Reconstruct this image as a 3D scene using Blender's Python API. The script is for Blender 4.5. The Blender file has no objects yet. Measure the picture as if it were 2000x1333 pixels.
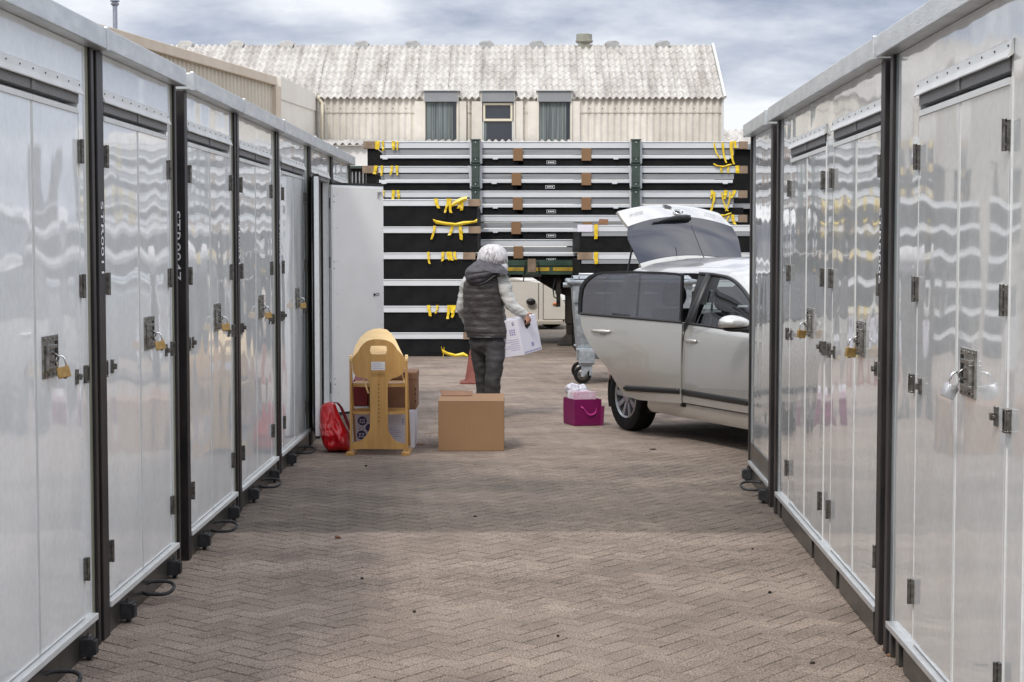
import bpy, bmesh, math, random
from mathutils import Vector, Matrix, noise
random.seed(7)
R = math.radians
sc = bpy.context.scene
COL = sc.collection
# ---------------------------------------------------------------- camera
F = 3290.0; EYE = 1.65; PITCH = math.atan(188.5/F)
cam_d = bpy.data.cameras.new('camera'); cam = bpy.data.objects.new('camera', cam_d); COL.objects.link(cam)
cam_d.sensor_width = 36; cam_d.lens = 36*F/2000; cam_d.clip_end = 3000
cam.location = (0, 0, EYE); cam.rotation_euler = (math.pi/2-PITCH, 0, 0)
sc.camera = cam
# ---------------------------------------------------------------- sky and sun
SUN_EL, SUN_AZ = R(48), R(205)      # azimuth of the sun, clockwise from +Y
w = bpy.data.worlds.new('World'); sc.world = w; w.use_nodes = True
nt = w.node_tree; nt.nodes.clear()
def N(t, **kw):
    n = nt.nodes.new(t)
    for k, v in kw.items(): setattr(n, k, v)
    return n
out = N('ShaderNodeOutputWorld'); bg = N('ShaderNodeBackground'); bg.inputs[1].default_value = 0.1
sky = N('ShaderNodeTexSky', sky_type='NISHITA'); sky.sun_disc = False; sky.sun_elevation = SUN_EL; sky.sun_rotation = SUN_AZ
tc = N('ShaderNodeTexCoord'); mp = N('ShaderNodeMapping'); mp.inputs['Scale'].default_value = (2.6, 1.0, 9.0); mp.inputs['Location'].default_value = (0.35, 0.0, 0.47)
n1 = N('ShaderNodeTexNoise'); n1.inputs['Scale'].default_value = 1.5; n1.inputs['Detail'].default_value = 7; n1.inputs['Roughness'].default_value = 0.56; n1.inputs['Distortion'].default_value = 0.12
cr = N('ShaderNodeValToRGB'); e = cr.color_ramp.elements
e[0].position = 0.37; e[0].color = (2.45, 2.75, 3.6, 1); e[1].position = 0.55; e[1].color = (6.7, 6.8, 7.1, 1)
m_ = cr.color_ramp.elements.new(0.45); m_.color = (4.2, 4.45, 5.15, 1)
mx = N('ShaderNodeMixRGB'); mx.inputs[0].default_value = 0.92
L = nt.links.new
L(tc.outputs['Generated'], mp.inputs[0]); L(mp.outputs[0], n1.inputs['Vector']); L(n1.outputs['Fac'], cr.inputs[0])
sx_ = N('ShaderNodeSeparateXYZ'); L(tc.outputs['Generated'], sx_.inputs[0])     # an overcast sky is brighter overhead than at the horizon
zr_ = N('ShaderNodeMapRange'); zr_.inputs['From Min'].default_value = 0.15; zr_.inputs['From Max'].default_value = 0.9; zr_.inputs['To Min'].default_value = 1.0; zr_.inputs['To Max'].default_value = 2.3; L(sx_.outputs['Z'], zr_.inputs[0])
vm = N('ShaderNodeVectorMath', operation='SCALE'); L(cr.outputs[0], vm.inputs[0]); L(zr_.outputs[0], vm.inputs['Scale'])
L(sky.outputs[0], mx.inputs[1]); L(vm.outputs[0], mx.inputs[2]); L(mx.outputs[0], bg.inputs[0]); L(bg.outputs[0], out.inputs[0])
sd = bpy.data.lights.new('sun', 'SUN'); sd.energy = 1.5; sd.angle = R(10); sd.color = (1, 0.95, 0.88)
so = bpy.data.objects.new('sun', sd); COL.objects.link(so)
sv = Vector((math.sin(SUN_AZ)*math.cos(SUN_EL), math.cos(SUN_AZ)*math.cos(SUN_EL), math.sin(SUN_EL)))
so.rotation_euler = sv.to_track_quat('Z', 'Y').to_euler(); so.location = sv*30
sc.view_settings.view_transform = 'Standard'; sc.view_settings.look = 'None'; sc.view_settings.exposure = 0.55; sc.view_settings.gamma = 1
sc.render.engine = 'CYCLES'
# ---------------------------------------------------------------- pixel -> world helpers (2000x1333 photo pixels)
def ray(px, py):
    a = (px-1000)/F; b = -(py-666.5)/F; c, s = math.cos(PITCH), math.sin(PITCH)
    return Vector((a, c+b*s, -s+b*c))
def P(px, py, Y):
    d = ray(px, py); t = Y/d.y
    return Vector((d.x*t, Y, EYE+d.z*t))
def G(px, py, z=0.0):
    d = ray(px, py); t = (z-EYE)/d.z
    return Vector((d.x*t, d.y*t, z))
def PX(px, Y): return P(px, 478, Y).x
def PZ(py, Y): return P(1000, py, Y).z
# ---------------------------------------------------------------- materials
MATS = {}
def mat(name, col, rough=0.5, metal=0.0, col2=None, scale=8.0, stretch=(1,1,1), bump=0.0, bscale=None, bstretch=None, bdist=0.01, coat=0.0, ior=1.45, lo=0.35, hi=0.65, detail=4, speck=None, spec=0.5, bdet=3):
    m = bpy.data.materials.new(name); m.use_nodes = True; t = m.node_tree; b = t.nodes['Principled BSDF']; MATS[name] = m
    b.inputs['Base Color'].default_value = (*col, 1); b.inputs['Roughness'].default_value = rough; b.inputs['Metallic'].default_value = metal
    b.inputs['Coat Weight'].default_value = coat; b.inputs['Coat Roughness'].default_value = 0.02; b.inputs['IOR'].default_value = ior
    b.inputs['Specular IOR Level'].default_value = spec
    tc = t.nodes.new('ShaderNodeTexCoord')
    def nz(sc_, st, det, rough_=0.55):
        mp = t.nodes.new('ShaderNodeMapping'); mp.inputs['Scale'].default_value = st; t.links.new(tc.outputs['Object'], mp.inputs[0])
        n = t.nodes.new('ShaderNodeTexNoise'); n.inputs['Scale'].default_value = sc_; n.inputs['Detail'].default_value = det; n.inputs['Roughness'].default_value = rough_
        t.links.new(mp.outputs[0], n.inputs['Vector']); return n
    last = None
    if col2 is not None:
        n = nz(scale, stretch, detail); r = t.nodes.new('ShaderNodeValToRGB'); r.color_ramp.elements[0].position = lo; r.color_ramp.elements[1].position = hi
        r.color_ramp.elements[0].color = (*col, 1); r.color_ramp.elements[1].color = (*col2, 1)
        t.links.new(n.outputs['Fac'], r.inputs[0]); last = r.outputs[0]
        if speck:
            n2 = nz(speck[0], (1,1,1), 2); r2 = t.nodes.new('ShaderNodeValToRGB'); k0, k1 = speck[1], speck[2]
            r2.color_ramp.elements[0].position = 0.3; r2.color_ramp.elements[1].position = 0.7
            r2.color_ramp.elements[0].color = (k0,)*3+(1,); r2.color_ramp.elements[1].color = (k1,)*3+(1,)
            mm = t.nodes.new('ShaderNodeMixRGB'); mm.blend_type = 'MULTIPLY'; mm.inputs[0].default_value = 1
            t.links.new(n2.outputs['Fac'], r2.inputs[0]); t.links.new(last, mm.inputs[1]); t.links.new(r2.outputs[0], mm.inputs[2]); last = mm.outputs[0]
        t.links.new(last, b.inputs['Base Color'])
    if bump:
        n = nz(bscale or scale, bstretch or stretch, bdet); bp = t.nodes.new('ShaderNodeBump'); bp.inputs['Strength'].default_value = bump; bp.inputs['Distance'].default_value = bdist
        t.links.new(n.outputs['Fac'], bp.inputs['Height']); t.links.new(bp.outputs[0], b.inputs['Normal'])
        if coat: t.links.new(bp.outputs[0], b.inputs['Coat Normal'])
    return m
def glassmat(name, tint, gloss=(0.9,0.9,0.95), base=0.06):
    m = bpy.data.materials.new(name); m.use_nodes = True; t = m.node_tree; t.nodes.clear(); MATS[name] = m
    o = t.nodes.new('ShaderNodeOutputMaterial'); tr = t.nodes.new('ShaderNodeBsdfTransparent'); tr.inputs[0].default_value = (*tint, 1)
    g = t.nodes.new('ShaderNodeBsdfGlossy'); g.inputs[0].default_value = (*gloss, 1); g.inputs['Roughness'].default_value = 0.02
    lw = t.nodes.new('ShaderNodeFresnel'); lw.inputs[0].default_value = 1.5; ad = t.nodes.new('ShaderNodeMath'); ad.operation = 'ADD'; ad.inputs[1].default_value = base
    mx = t.nodes.new('ShaderNodeMixShader')
    t.links.new(lw.outputs[0], ad.inputs[0]); t.links.new(ad.outputs[0], mx.inputs[0]); t.links.new(tr.outputs[0], mx.inputs[1]); t.links.new(g.outputs[0], mx.inputs[2]); t.links.new(mx.outputs[0], o.inputs[0])
    return m
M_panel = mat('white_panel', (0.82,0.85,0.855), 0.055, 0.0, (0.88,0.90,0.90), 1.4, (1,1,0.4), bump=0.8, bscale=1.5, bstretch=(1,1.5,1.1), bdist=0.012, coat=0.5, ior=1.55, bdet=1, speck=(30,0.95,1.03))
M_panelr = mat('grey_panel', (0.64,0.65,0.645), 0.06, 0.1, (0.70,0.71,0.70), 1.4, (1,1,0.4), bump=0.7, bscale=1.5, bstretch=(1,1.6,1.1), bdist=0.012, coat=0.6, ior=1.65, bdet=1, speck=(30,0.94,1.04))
M_alu = mat('weathered_aluminium', (0.50,0.52,0.53), 0.33, 0.55, (0.66,0.68,0.68), 6, (1,1,3), bump=0.15, bscale=40, lo=0.3, hi=0.7)
M_rail = mat('bright_rail', (0.60,0.62,0.64), 0.45, 0.25, (0.70,0.72,0.73), 3, (0.3,1,1), bump=0.08, bscale=30)
M_rail2 = mat('dull_rail', (0.24,0.25,0.26), 0.5, 0.3, (0.34,0.35,0.36), 3, (0.3,1,6))
M_white = mat('white_strip', (0.64,0.65,0.64), 0.4, 0.0, (0.58,0.59,0.57), 9, (1,1,1))
M_inner = mat('door_lining', (0.72,0.71,0.69), 0.5, 0.0, (0.77,0.76,0.74), 3, bump=0.05, bscale=4)
M_steel = mat('black_steel', (0.014,0.012,0.013), 0.42, 0.0, (0.035,0.030,0.029), 5, (1,1,0.5), bump=0.15, bscale=60, spec=0.35)
M_base = mat('base_steel', (0.035,0.034,0.032), 0.3, 0.3, (0.075,0.07,0.062), 4, bump=0.2, bscale=40)
M_olive = mat('olive_trim', (0.25,0.25,0.19), 0.35, 0.3, (0.31,0.31,0.24), 3)
M_greytrim = mat('grey_trim', (0.16,0.18,0.185), 0.35, 0.3, (0.24,0.26,0.265), 3)
M_rubber = mat('black_rubber', (0.012,0.012,0.013), 0.6, 0.0, (0.03,0.03,0.032), 30, bump=0.2, bscale=60)
M_brush = mat('grey_seal', (0.14,0.137,0.14), 0.6, 0.0, (0.28,0.275,0.27), 14, (1,6,30), bump=0.5, bscale=60)
M_hinge = mat('hinge_steel', (0.09,0.085,0.08), 0.32, 0.8, (0.20,0.19,0.17), 50)
M_hasp = mat('zinc_hasp', (0.16,0.155,0.14), 0.28, 0.85, (0.38,0.37,0.34), 45)
M_brass = mat('brass', (0.50,0.33,0.13), 0.3, 0.75, (0.38,0.24,0.09), 60)
M_chrome = mat('chrome', (0.75,0.75,0.75), 0.12, 1.0)
M_silverlock = mat('silver_lock', (0.62,0.63,0.64), 0.3, 0.6, (0.5,0.5,0.52), 60)
M_letter = mat('letter_white', (0.8,0.8,0.82), 0.6)
M_joint = mat('joint_sand', (0.035,0.030,0.024), 0.95, 0.0, (0.20,0.17,0.135), 6, lo=.4, hi=.6)
M_yard = mat('yard_surface', (0.155,0.125,0.097), 0.9, 0.0, (0.225,0.185,0.147), 0.7, (0.35,1,1), bump=0.2, bscale=30, speck=(9,0.75,1.2))
M_black = mat('black_board', (0.004,0.004,0.005), 0.6, 0.0, (0.010,0.010,0.010), 5, (1,1,1), spec=0.2)
M_slot = mat('slot_black', (0.002,0.002,0.002), 0.9)
M_card = mat('cardboard', (0.225,0.128,0.064), 0.85, 0.0, (0.25,0.145,0.074), 1.5, (1,1,1), bump=0.15, bscale=25)
M_card2 = mat('worn_cardboard', (0.20,0.145,0.10), 0.9, 0.0, (0.32,0.235,0.165), 6, (1,1,1), bump=0.25, bscale=20)
M_cardD = mat('brown_cardboard', (0.17,0.085,0.045), 0.85, 0.0, (0.22,0.115,0.065), 5, bump=0.2, bscale=15)
M_tape = mat('yellow_tape', (0.78,0.56,0.02), 0.35, 0.0, (0.62,0.42,0.015), 12, bump=0.3, bscale=15)
M_green = mat('green_steel', (0.04,0.06,0.05), 0.45, 0.1, (0.06,0.085,0.07), 6)
M_greend = mat('trailer_green', (0.025,0.055,0.035), 0.5, 0.1, (0.05,0.085,0.06), 4)
M_chassis = mat('chassis_black', (0.012,0.011,0.010), 0.7, 0.0, (0.035,0.025,0.018), 5, bump=0.2, bscale=10)
M_corr = mat('fibre_cement_wall', (0.57,0.535,0.47), 0.85, 0.0, (0.75,0.71,0.64), 0.5, (1.6,1,0.25), bump=0.15, bscale=6, speck=(3,0.92,1.05))
M_roofm = mat('fibre_cement_roof', (0.36,0.33,0.30), 0.9, 0.0, (0.58,0.555,0.515), 0.8, (3.2,0.5,0.45), bump=0.3, bscale=9, lo=0.3, hi=0.58, speck=(7,0.72,1.08), detail=8)
M_corrb = mat('beige_sheeting', (0.50,0.455,0.37), 0.6, 0.0, (0.58,0.53,0.44), 0.6)
M_coping = mat('beige_coping', (0.56,0.47,0.37), 0.6, 0.0, (0.62,0.54,0.44), 1.5)
M_render = mat('cream_render', (0.68,0.64,0.58), 0.8, 0.0, (0.72,0.69,0.63), 0.8)
M_wpaint = mat('white_wall', (0.80,0.80,0.78), 0.8)
M_grime = mat('grime_line', (0.10,0.09,0.08), 0.9)
M_head = mat('grey_head', (0.20,0.21,0.22), 0.6, 0.0, (0.23,0.24,0.25), 2)
M_creamf = mat('cream_frame', (0.66,0.60,0.47), 0.6)
M_curtain = mat('curtain', (0.10,0.115,0.115), 0.9, 0.0, (0.22,0.25,0.25), 4, (4,1,0.1))
M_wglass = mat('window_glass', (0.03,0.035,0.045), 0.06, 0.0, spec=0.8)
M_flue = mat('flue_metal', (0.25,0.27,0.33), 0.4, 0.6, (0.32,0.34,0.40), 4)
M_vent = mat('vent_green', (0.23,0.23,0.19), 0.6, 0.1, (0.29,0.29,0.24), 5)
M_galv = mat('galvanised', (0.24,0.27,0.29), 0.42, 0.5, (0.40,0.43,0.45), 14, (1,1,1), bump=0.1, bscale=30)
M_car = mat('champagne_paint', (0.52,0.512,0.48), 0.27, 0.72, (0.54,0.532,0.50), 3, coat=1.0)
M_carin = mat('car_interior', (0.012,0.012,0.013), 0.8)
M_trimb = mat('black_trim', (0.015,0.015,0.016), 0.4)
M_tyre = mat('tyre', (0.008,0.008,0.008), 0.8, 0.0, (0.016,0.015,0.015), 20, bump=0.3, bscale=60, spec=0.2)
M_wheel = mat('wheel_silver', (0.42,0.43,0.44), 0.3, 0.7)
M_glass = glassmat('tinted_glass', (0.30,0.31,0.33), base=0.16)
M_glassf = glassmat('clear_glass', (0.38,0.44,0.43), base=0.05)
M_wood = mat('varnished_beech', (0.42,0.225,0.066), 0.38, 0.0, (0.50,0.29,0.095), 7, (5,5,0.6), coat=0.25, bump=0.05, bscale=20)
M_woodl = mat('pale_beech', (0.72,0.50,0.22), 0.4, 0.0, (0.78,0.56,0.27), 6, (0.6,4,5), coat=0.2)
M_sticker = mat('white_sticker', (0.62,0.60,0.58), 0.5)
M_ink = mat('brown_ink', (0.20,0.11,0.04), 0.7)
M_navy = mat('navy_print', (0.05,0.05,0.17), 0.6)
M_lil = mat('lilac_print', (0.30,0.28,0.48), 0.6)
M_wbox = mat('white_cardboard', (0.66,0.65,0.72), 0.6, 0.0, (0.70,0.69,0.75), 3)
M_redbox = mat('dark_red_card', (0.16,0.008,0.012), 0.4)
M_red = mat('red_plastic', (0.55,0.004,0.010), 0.22, 0.0, (0.42,0.003,0.008), 5, bump=0.6, bscale=9, bdist=0.02, coat=0.4)
M_dred = mat('dark_red_webbing', (0.16,0.003,0.012), 0.6)
M_mag = mat('magenta_card', (0.16,0.0015,0.072), 0.45, 0.0, (0.13,0.001,0.058), 5)
M_ribbon = mat('pink_ribbon', (0.48,0.05,0.25), 0.35)
M_pink = mat('pink_print', (0.55,0.30,0.42), 0.5, 0.0, (0.62,0.55,0.60), 14)
M_poly = mat('white_plastic_bag', (0.62,0.62,0.66), 0.3, 0.0, (0.40,0.40,0.46), 25, bump=0.6, bscale=20)
M_cone = mat('faded_cone', (0.15,0.038,0.026), 0.6, 0.0, (0.20,0.06,0.042), 8)
M_van = mat('van_cream', (0.66,0.62,0.55), 0.35, 0.0, (0.70,0.66,0.59), 1.5, coat=0.3)
M_vanl = mat('van_lower', (0.42,0.38,0.32), 0.5)
M_orange = mat('orange_lens', (0.55,0.16,0.04), 0.3)
M_yel = mat('trailer_yellow', (0.50,0.33,0.02), 0.5, 0.0, (0.28,0.19,0.03), 10)
M_skin = mat('skin', (0.46,0.25,0.17), 0.5, 0.0, (0.40,0.20,0.13), 20)
M_hair = mat('white_hair', (0.66,0.65,0.65), 0.5, 0.0, (0.42,0.40,0.41), 45, (1,1,0.35), bump=0.5, bscale=60, bstretch=(1,1,0.3))
M_vest = mat('quilted_nylon', (0.036,0.030,0.028), 0.50, 0.0, (0.055,0.047,0.044), 18, bump=0.5, bscale=22, bstretch=(1,1,2.5), bdist=0.012)
M_hood = mat('hood_lining', (0.085,0.080,0.092), 0.6, 0.0, (0.055,0.05,0.056), 25, bump=0.5, bscale=26, bdist=0.012)
M_sweat = mat('grey_jersey', (0.44,0.44,0.42), 0.9, 0.0, (0.52,0.52,0.50), 10, bump=0.6, bscale=14, bstretch=(1,1,2), bdist=0.015)
M_trous = mat('charcoal_trousers', (0.030,0.028,0.028), 0.7, 0.0, (0.056,0.054,0.056), 9, (1,1,1), bump=0.6, bscale=9, bstretch=(1,1,1.5), bdist=0.02)
M_shoe = mat('dark_shoe', (0.02,0.02,0.022), 0.6)
# ---------------------------------------------------------------- mesh helpers
class MB:
    def __init__(s): s.v = []; s.f = []; s.m = []; s.mats = []; s.cur = 0
    def use(s, m):
        if m not in s.mats: s.mats.append(m)
        s.cur = s.mats.index(m); return s
    def add(s, vs, fs):
        o = len(s.v); s.v += [tuple(v) for v in vs]
        for f in fs: s.f.append(tuple(i+o for i in f)); s.m.append(s.cur)
        return s
    def box(s, x0, x1, y0, y1, z0, z1, T=None):
        vs = [Vector((x, y, z)) for z in (z0, z1) for y in (y0, y1) for x in (x0, x1)]
        if T: vs = [T(v) for v in vs]
        return s.add(vs, [(0,2,3,1), (4,5,7,6), (0,1,5,4), (2,6,7,3), (0,4,6,2), (1,3,7,5)])
    def obox(s, o, a, b, c):   # origin corner + 3 edge vectors
        o, a, b, c = map(Vector, (o, a, b, c))
        vs = [o+a*i+b*j+c*k for k in (0,1) for j in (0,1) for i in (0,1)]
        return s.add(vs, [(0,2,3,1), (4,5,7,6), (0,1,5,4), (2,6,7,3), (0,4,6,2), (1,3,7,5)])
    def tube(s, pts, r, n=8, cap=True, sy=1.0):
        pts = [Vector(p) for p in pts]; k = len(pts); rs = r if isinstance(r, (list, tuple)) else [r]*k
        vs = []; up = None
        for i, p in enumerate(pts):
            d = (pts[min(i+1, k-1)]-pts[max(i-1, 0)]).normalized()
            if up is None: up = Vector((0,0,1)) if abs(d.z) < 0.9 else Vector((1,0,0))
            a = d.cross(up).normalized(); b = a.cross(d).normalized(); up = b
            for j in range(n):
                t = 2*math.pi*j/n; vs.append(p+a*(math.cos(t)*rs[i])+b*(math.sin(t)*rs[i]*sy))
        fs = [(i*n+j, i*n+(j+1)%n, (i+1)*n+(j+1)%n, (i+1)*n+j) for i in range(k-1) for j in range(n)]
        if cap: fs += [tuple(range(n))[::-1], tuple(range((k-1)*n, k*n))]
        return s.add(vs, fs)
    def rings(s, rings, cap=True):
        n = len(rings[0]); k = len(rings); vs = [v for r in rings for v in r]
        fs = [(i*n+j, i*n+(j+1)%n, (i+1)*n+(j+1)%n, (i+1)*n+j) for i in range(k-1) for j in range(n)]
        if cap: fs += [tuple(range(n))[::-1], tuple(range((k-1)*n, k*n))]
        return s.add(vs, fs)
    def grid(s, rows):
        n = len(rows[0]); k = len(rows); vs = [v for r in rows for v in r]
        return s.add(vs, [(i*n+j, i*n+j+1, (i+1)*n+j+1, (i+1)*n+j) for i in range(k-1) for j in range(n-1)])
    def ell(s, c, rx, ry, rz, n=16, m=10, fn=None, T=None):
        c = Vector(c); rows = []
        for i in range(m+1):
            ph = math.pi*i/m; rr = []
            for j in range(n):
                t = 2*math.pi*j/n; v = Vector((math.sin(ph)*math.cos(t)*rx, math.sin(ph)*math.sin(t)*ry, math.cos(ph)*rz))
                if fn: v = fn(v)
                if T: v = T @ v
                rr.append(c+v)
            rows.append(rr)
        return s.rings(rows, cap=False)
    def plate(s, pts, thick, T, holes=None):
        """closed outline [(u,w)] extruded by thick along third axis; T(u,w,t)->world"""
        import mathutils.geometry as mg
        loops = [pts]+(holes or [])
        polys = [[Vector((u, w_, 0)) for u, w_ in l] for l in loops]
        tris = mg.tessellate_polygon(polys); flat = [p for l in loops for p in l]; n = len(flat)
        vs = [T(u, w_, 0) for u, w_ in flat]+[T(u, w_, thick) for u, w_ in flat]
        fs = [tuple(t) for t in tris]+[tuple(i+n for i in t)[::-1] for t in tris]
        o = 0
        for l in loops:
            k = len(l); fs += [(o+i, o+(i+1)%k, o+(i+1)%k+n, o+i+n) for i in range(k)]; o += k
        return s.add(vs, fs)
    def text(s, body, size, T, thick=0.0):
        cu = bpy.data.curves.new('t', 'FONT'); cu.body = body; cu.size = size; cu.align_x = 'CENTER'; cu.align_y = 'CENTER'; cu.resolution_u = 3
        ob = bpy.data.objects.new('t', cu); COL.objects.link(ob); dg = bpy.context.evaluated_depsgraph_get(); dg.update()
        me = bpy.data.meshes.new_from_object(ob.evaluated_get(dg))
        s.add([T(v.co.x, v.co.y) for v in me.vertices], [tuple(p.vertices) for p in me.polygons])
        bpy.data.objects.remove(ob); bpy.data.curves.remove(cu); bpy.data.meshes.remove(me); return s
SPLIT = {'pillar_trim', 'door_seal', 'print_detail', 'fork_slot', 'yellow_tape', 'window_surround', 'clamp', 'sheet_seam', 'round_print', 'bolt', 'cleat', 'reflective_stripe', 'fixing_bolt', 'chassis', 'front_panel', 'rib', 'verge_trim', 'frame', 'flap', 'tray_arm', 'dot_print', 'drill_hole', 'torn_hole', 'strap_ratchet', 'coping', 'lid_bar'}
def finish(name, mb, m=None, parent=None, *a_, **k_):
    if name not in SPLIT: return finish1(name, mb, m, parent, *a_, **k_)
    par = list(range(len(mb.v)))
    def find(x):
        while par[x] != x: par[x] = par[par[x]]; x = par[x]
        return x
    for f in mb.f:
        for q in f[1:]: par[find(q)] = find(f[0])
    comp = {}
    for f, mi in zip(mb.f, mb.m): comp.setdefault(find(f[0]), []).append((f, mi))
    o = None
    for fs in comp.values():
        b = MB(); b.mats = list(mb.mats); ix = {}
        for f, mi in fs:
            for q in f:
                if q not in ix: ix[q] = len(b.v); b.v.append(mb.v[q])
            b.f.append(tuple(ix[q] for q in f)); b.m.append(mi)
        o = finish1(name, b, m, parent, *a_, **k_)
    return o
def finish1(name, mb, m=None, parent=None, smooth=False, bevel=0.0, fixn=True, label=None, sub=0):
    me = bpy.data.meshes.new(name); vs = [Vector(v) for v in mb.v]
    if parent is not None:
        q = parent
        chain = []
        while q is not None: chain.append(q); q = q.parent
        Mx = Matrix.Identity(4)
        for q in reversed(chain): Mx = Mx @ q.matrix_basis
        inv = Mx.inverted(); vs = [inv @ v for v in vs]
    me.from_pydata([tuple(v) for v in vs], [], mb.f)
    ms = mb.mats or [m]
    for x in ms: me.materials.append(x)
    if mb.mats:
        for p, i in zip(me.polygons, mb.m): p.material_index = i
    if fixn:
        bm = bmesh.new(); bm.from_mesh(me); bmesh.ops.recalc_face_normals(bm, faces=bm.faces); bm.to_mesh(me); bm.free()
    if smooth:
        for p in me.polygons: p.use_smooth = True
        if smooth is not True: me.set_sharp_from_angle(angle=R(smooth))
    o = bpy.data.objects.new(name, me); COL.objects.link(o)
    if parent is not None: o.parent = parent
    if bevel:
        b = o.modifiers.new('b', 'BEVEL'); b.width = bevel; b.segments = 2; b.limit_method = 'ANGLE'; b.angle_limit = R(40)
    if sub:
        b = o.modifiers.new('s', 'SUBSURF'); b.levels = sub; b.render_levels = sub
    if label: o['label'] = label
    return o
def thing(name, label, cat, loc=(0,0,0), rz=0, group=None):
    o = bpy.data.objects.new(name, None); COL.objects.link(o); o.location = loc; o.rotation_euler = (0,0,rz); o.empty_display_size = 0.2
    o.matrix_basis = Matrix.LocRotScale(Vector(loc), Matrix.Rotation(rz, 3, 'Z'), None)
    o['label'] = label; o['category'] = cat
    if group: o['group'] = group
    return o
def tag(o, label, cat, group=None):
    o['label'] = label; o['category'] = cat
    if group: o['group'] = group
    return o
def struct(o): o['kind'] = 'structure'; return o
# ================================================================ GROUND
mb = MB(); mb.add([(-400,-60,-0.016), (400,-60,-0.016), (400,900,-0.016), (-400,900,-0.016)], [(0,1,2,3)])
struct(finish('ground', mb, M_yard))
def LX(D): return (23*D-5770)/3290.0
def RX(D): return (99*D+4307)/3290.0
mb = MB(); mb.add([(-9,2,-0.010), (9,2,-0.010), (9,27,-0.010), (-9,27,-0.010)], [(0,1,2,3)])
struct(finish('paving_bed', mb, M_joint))
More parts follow.
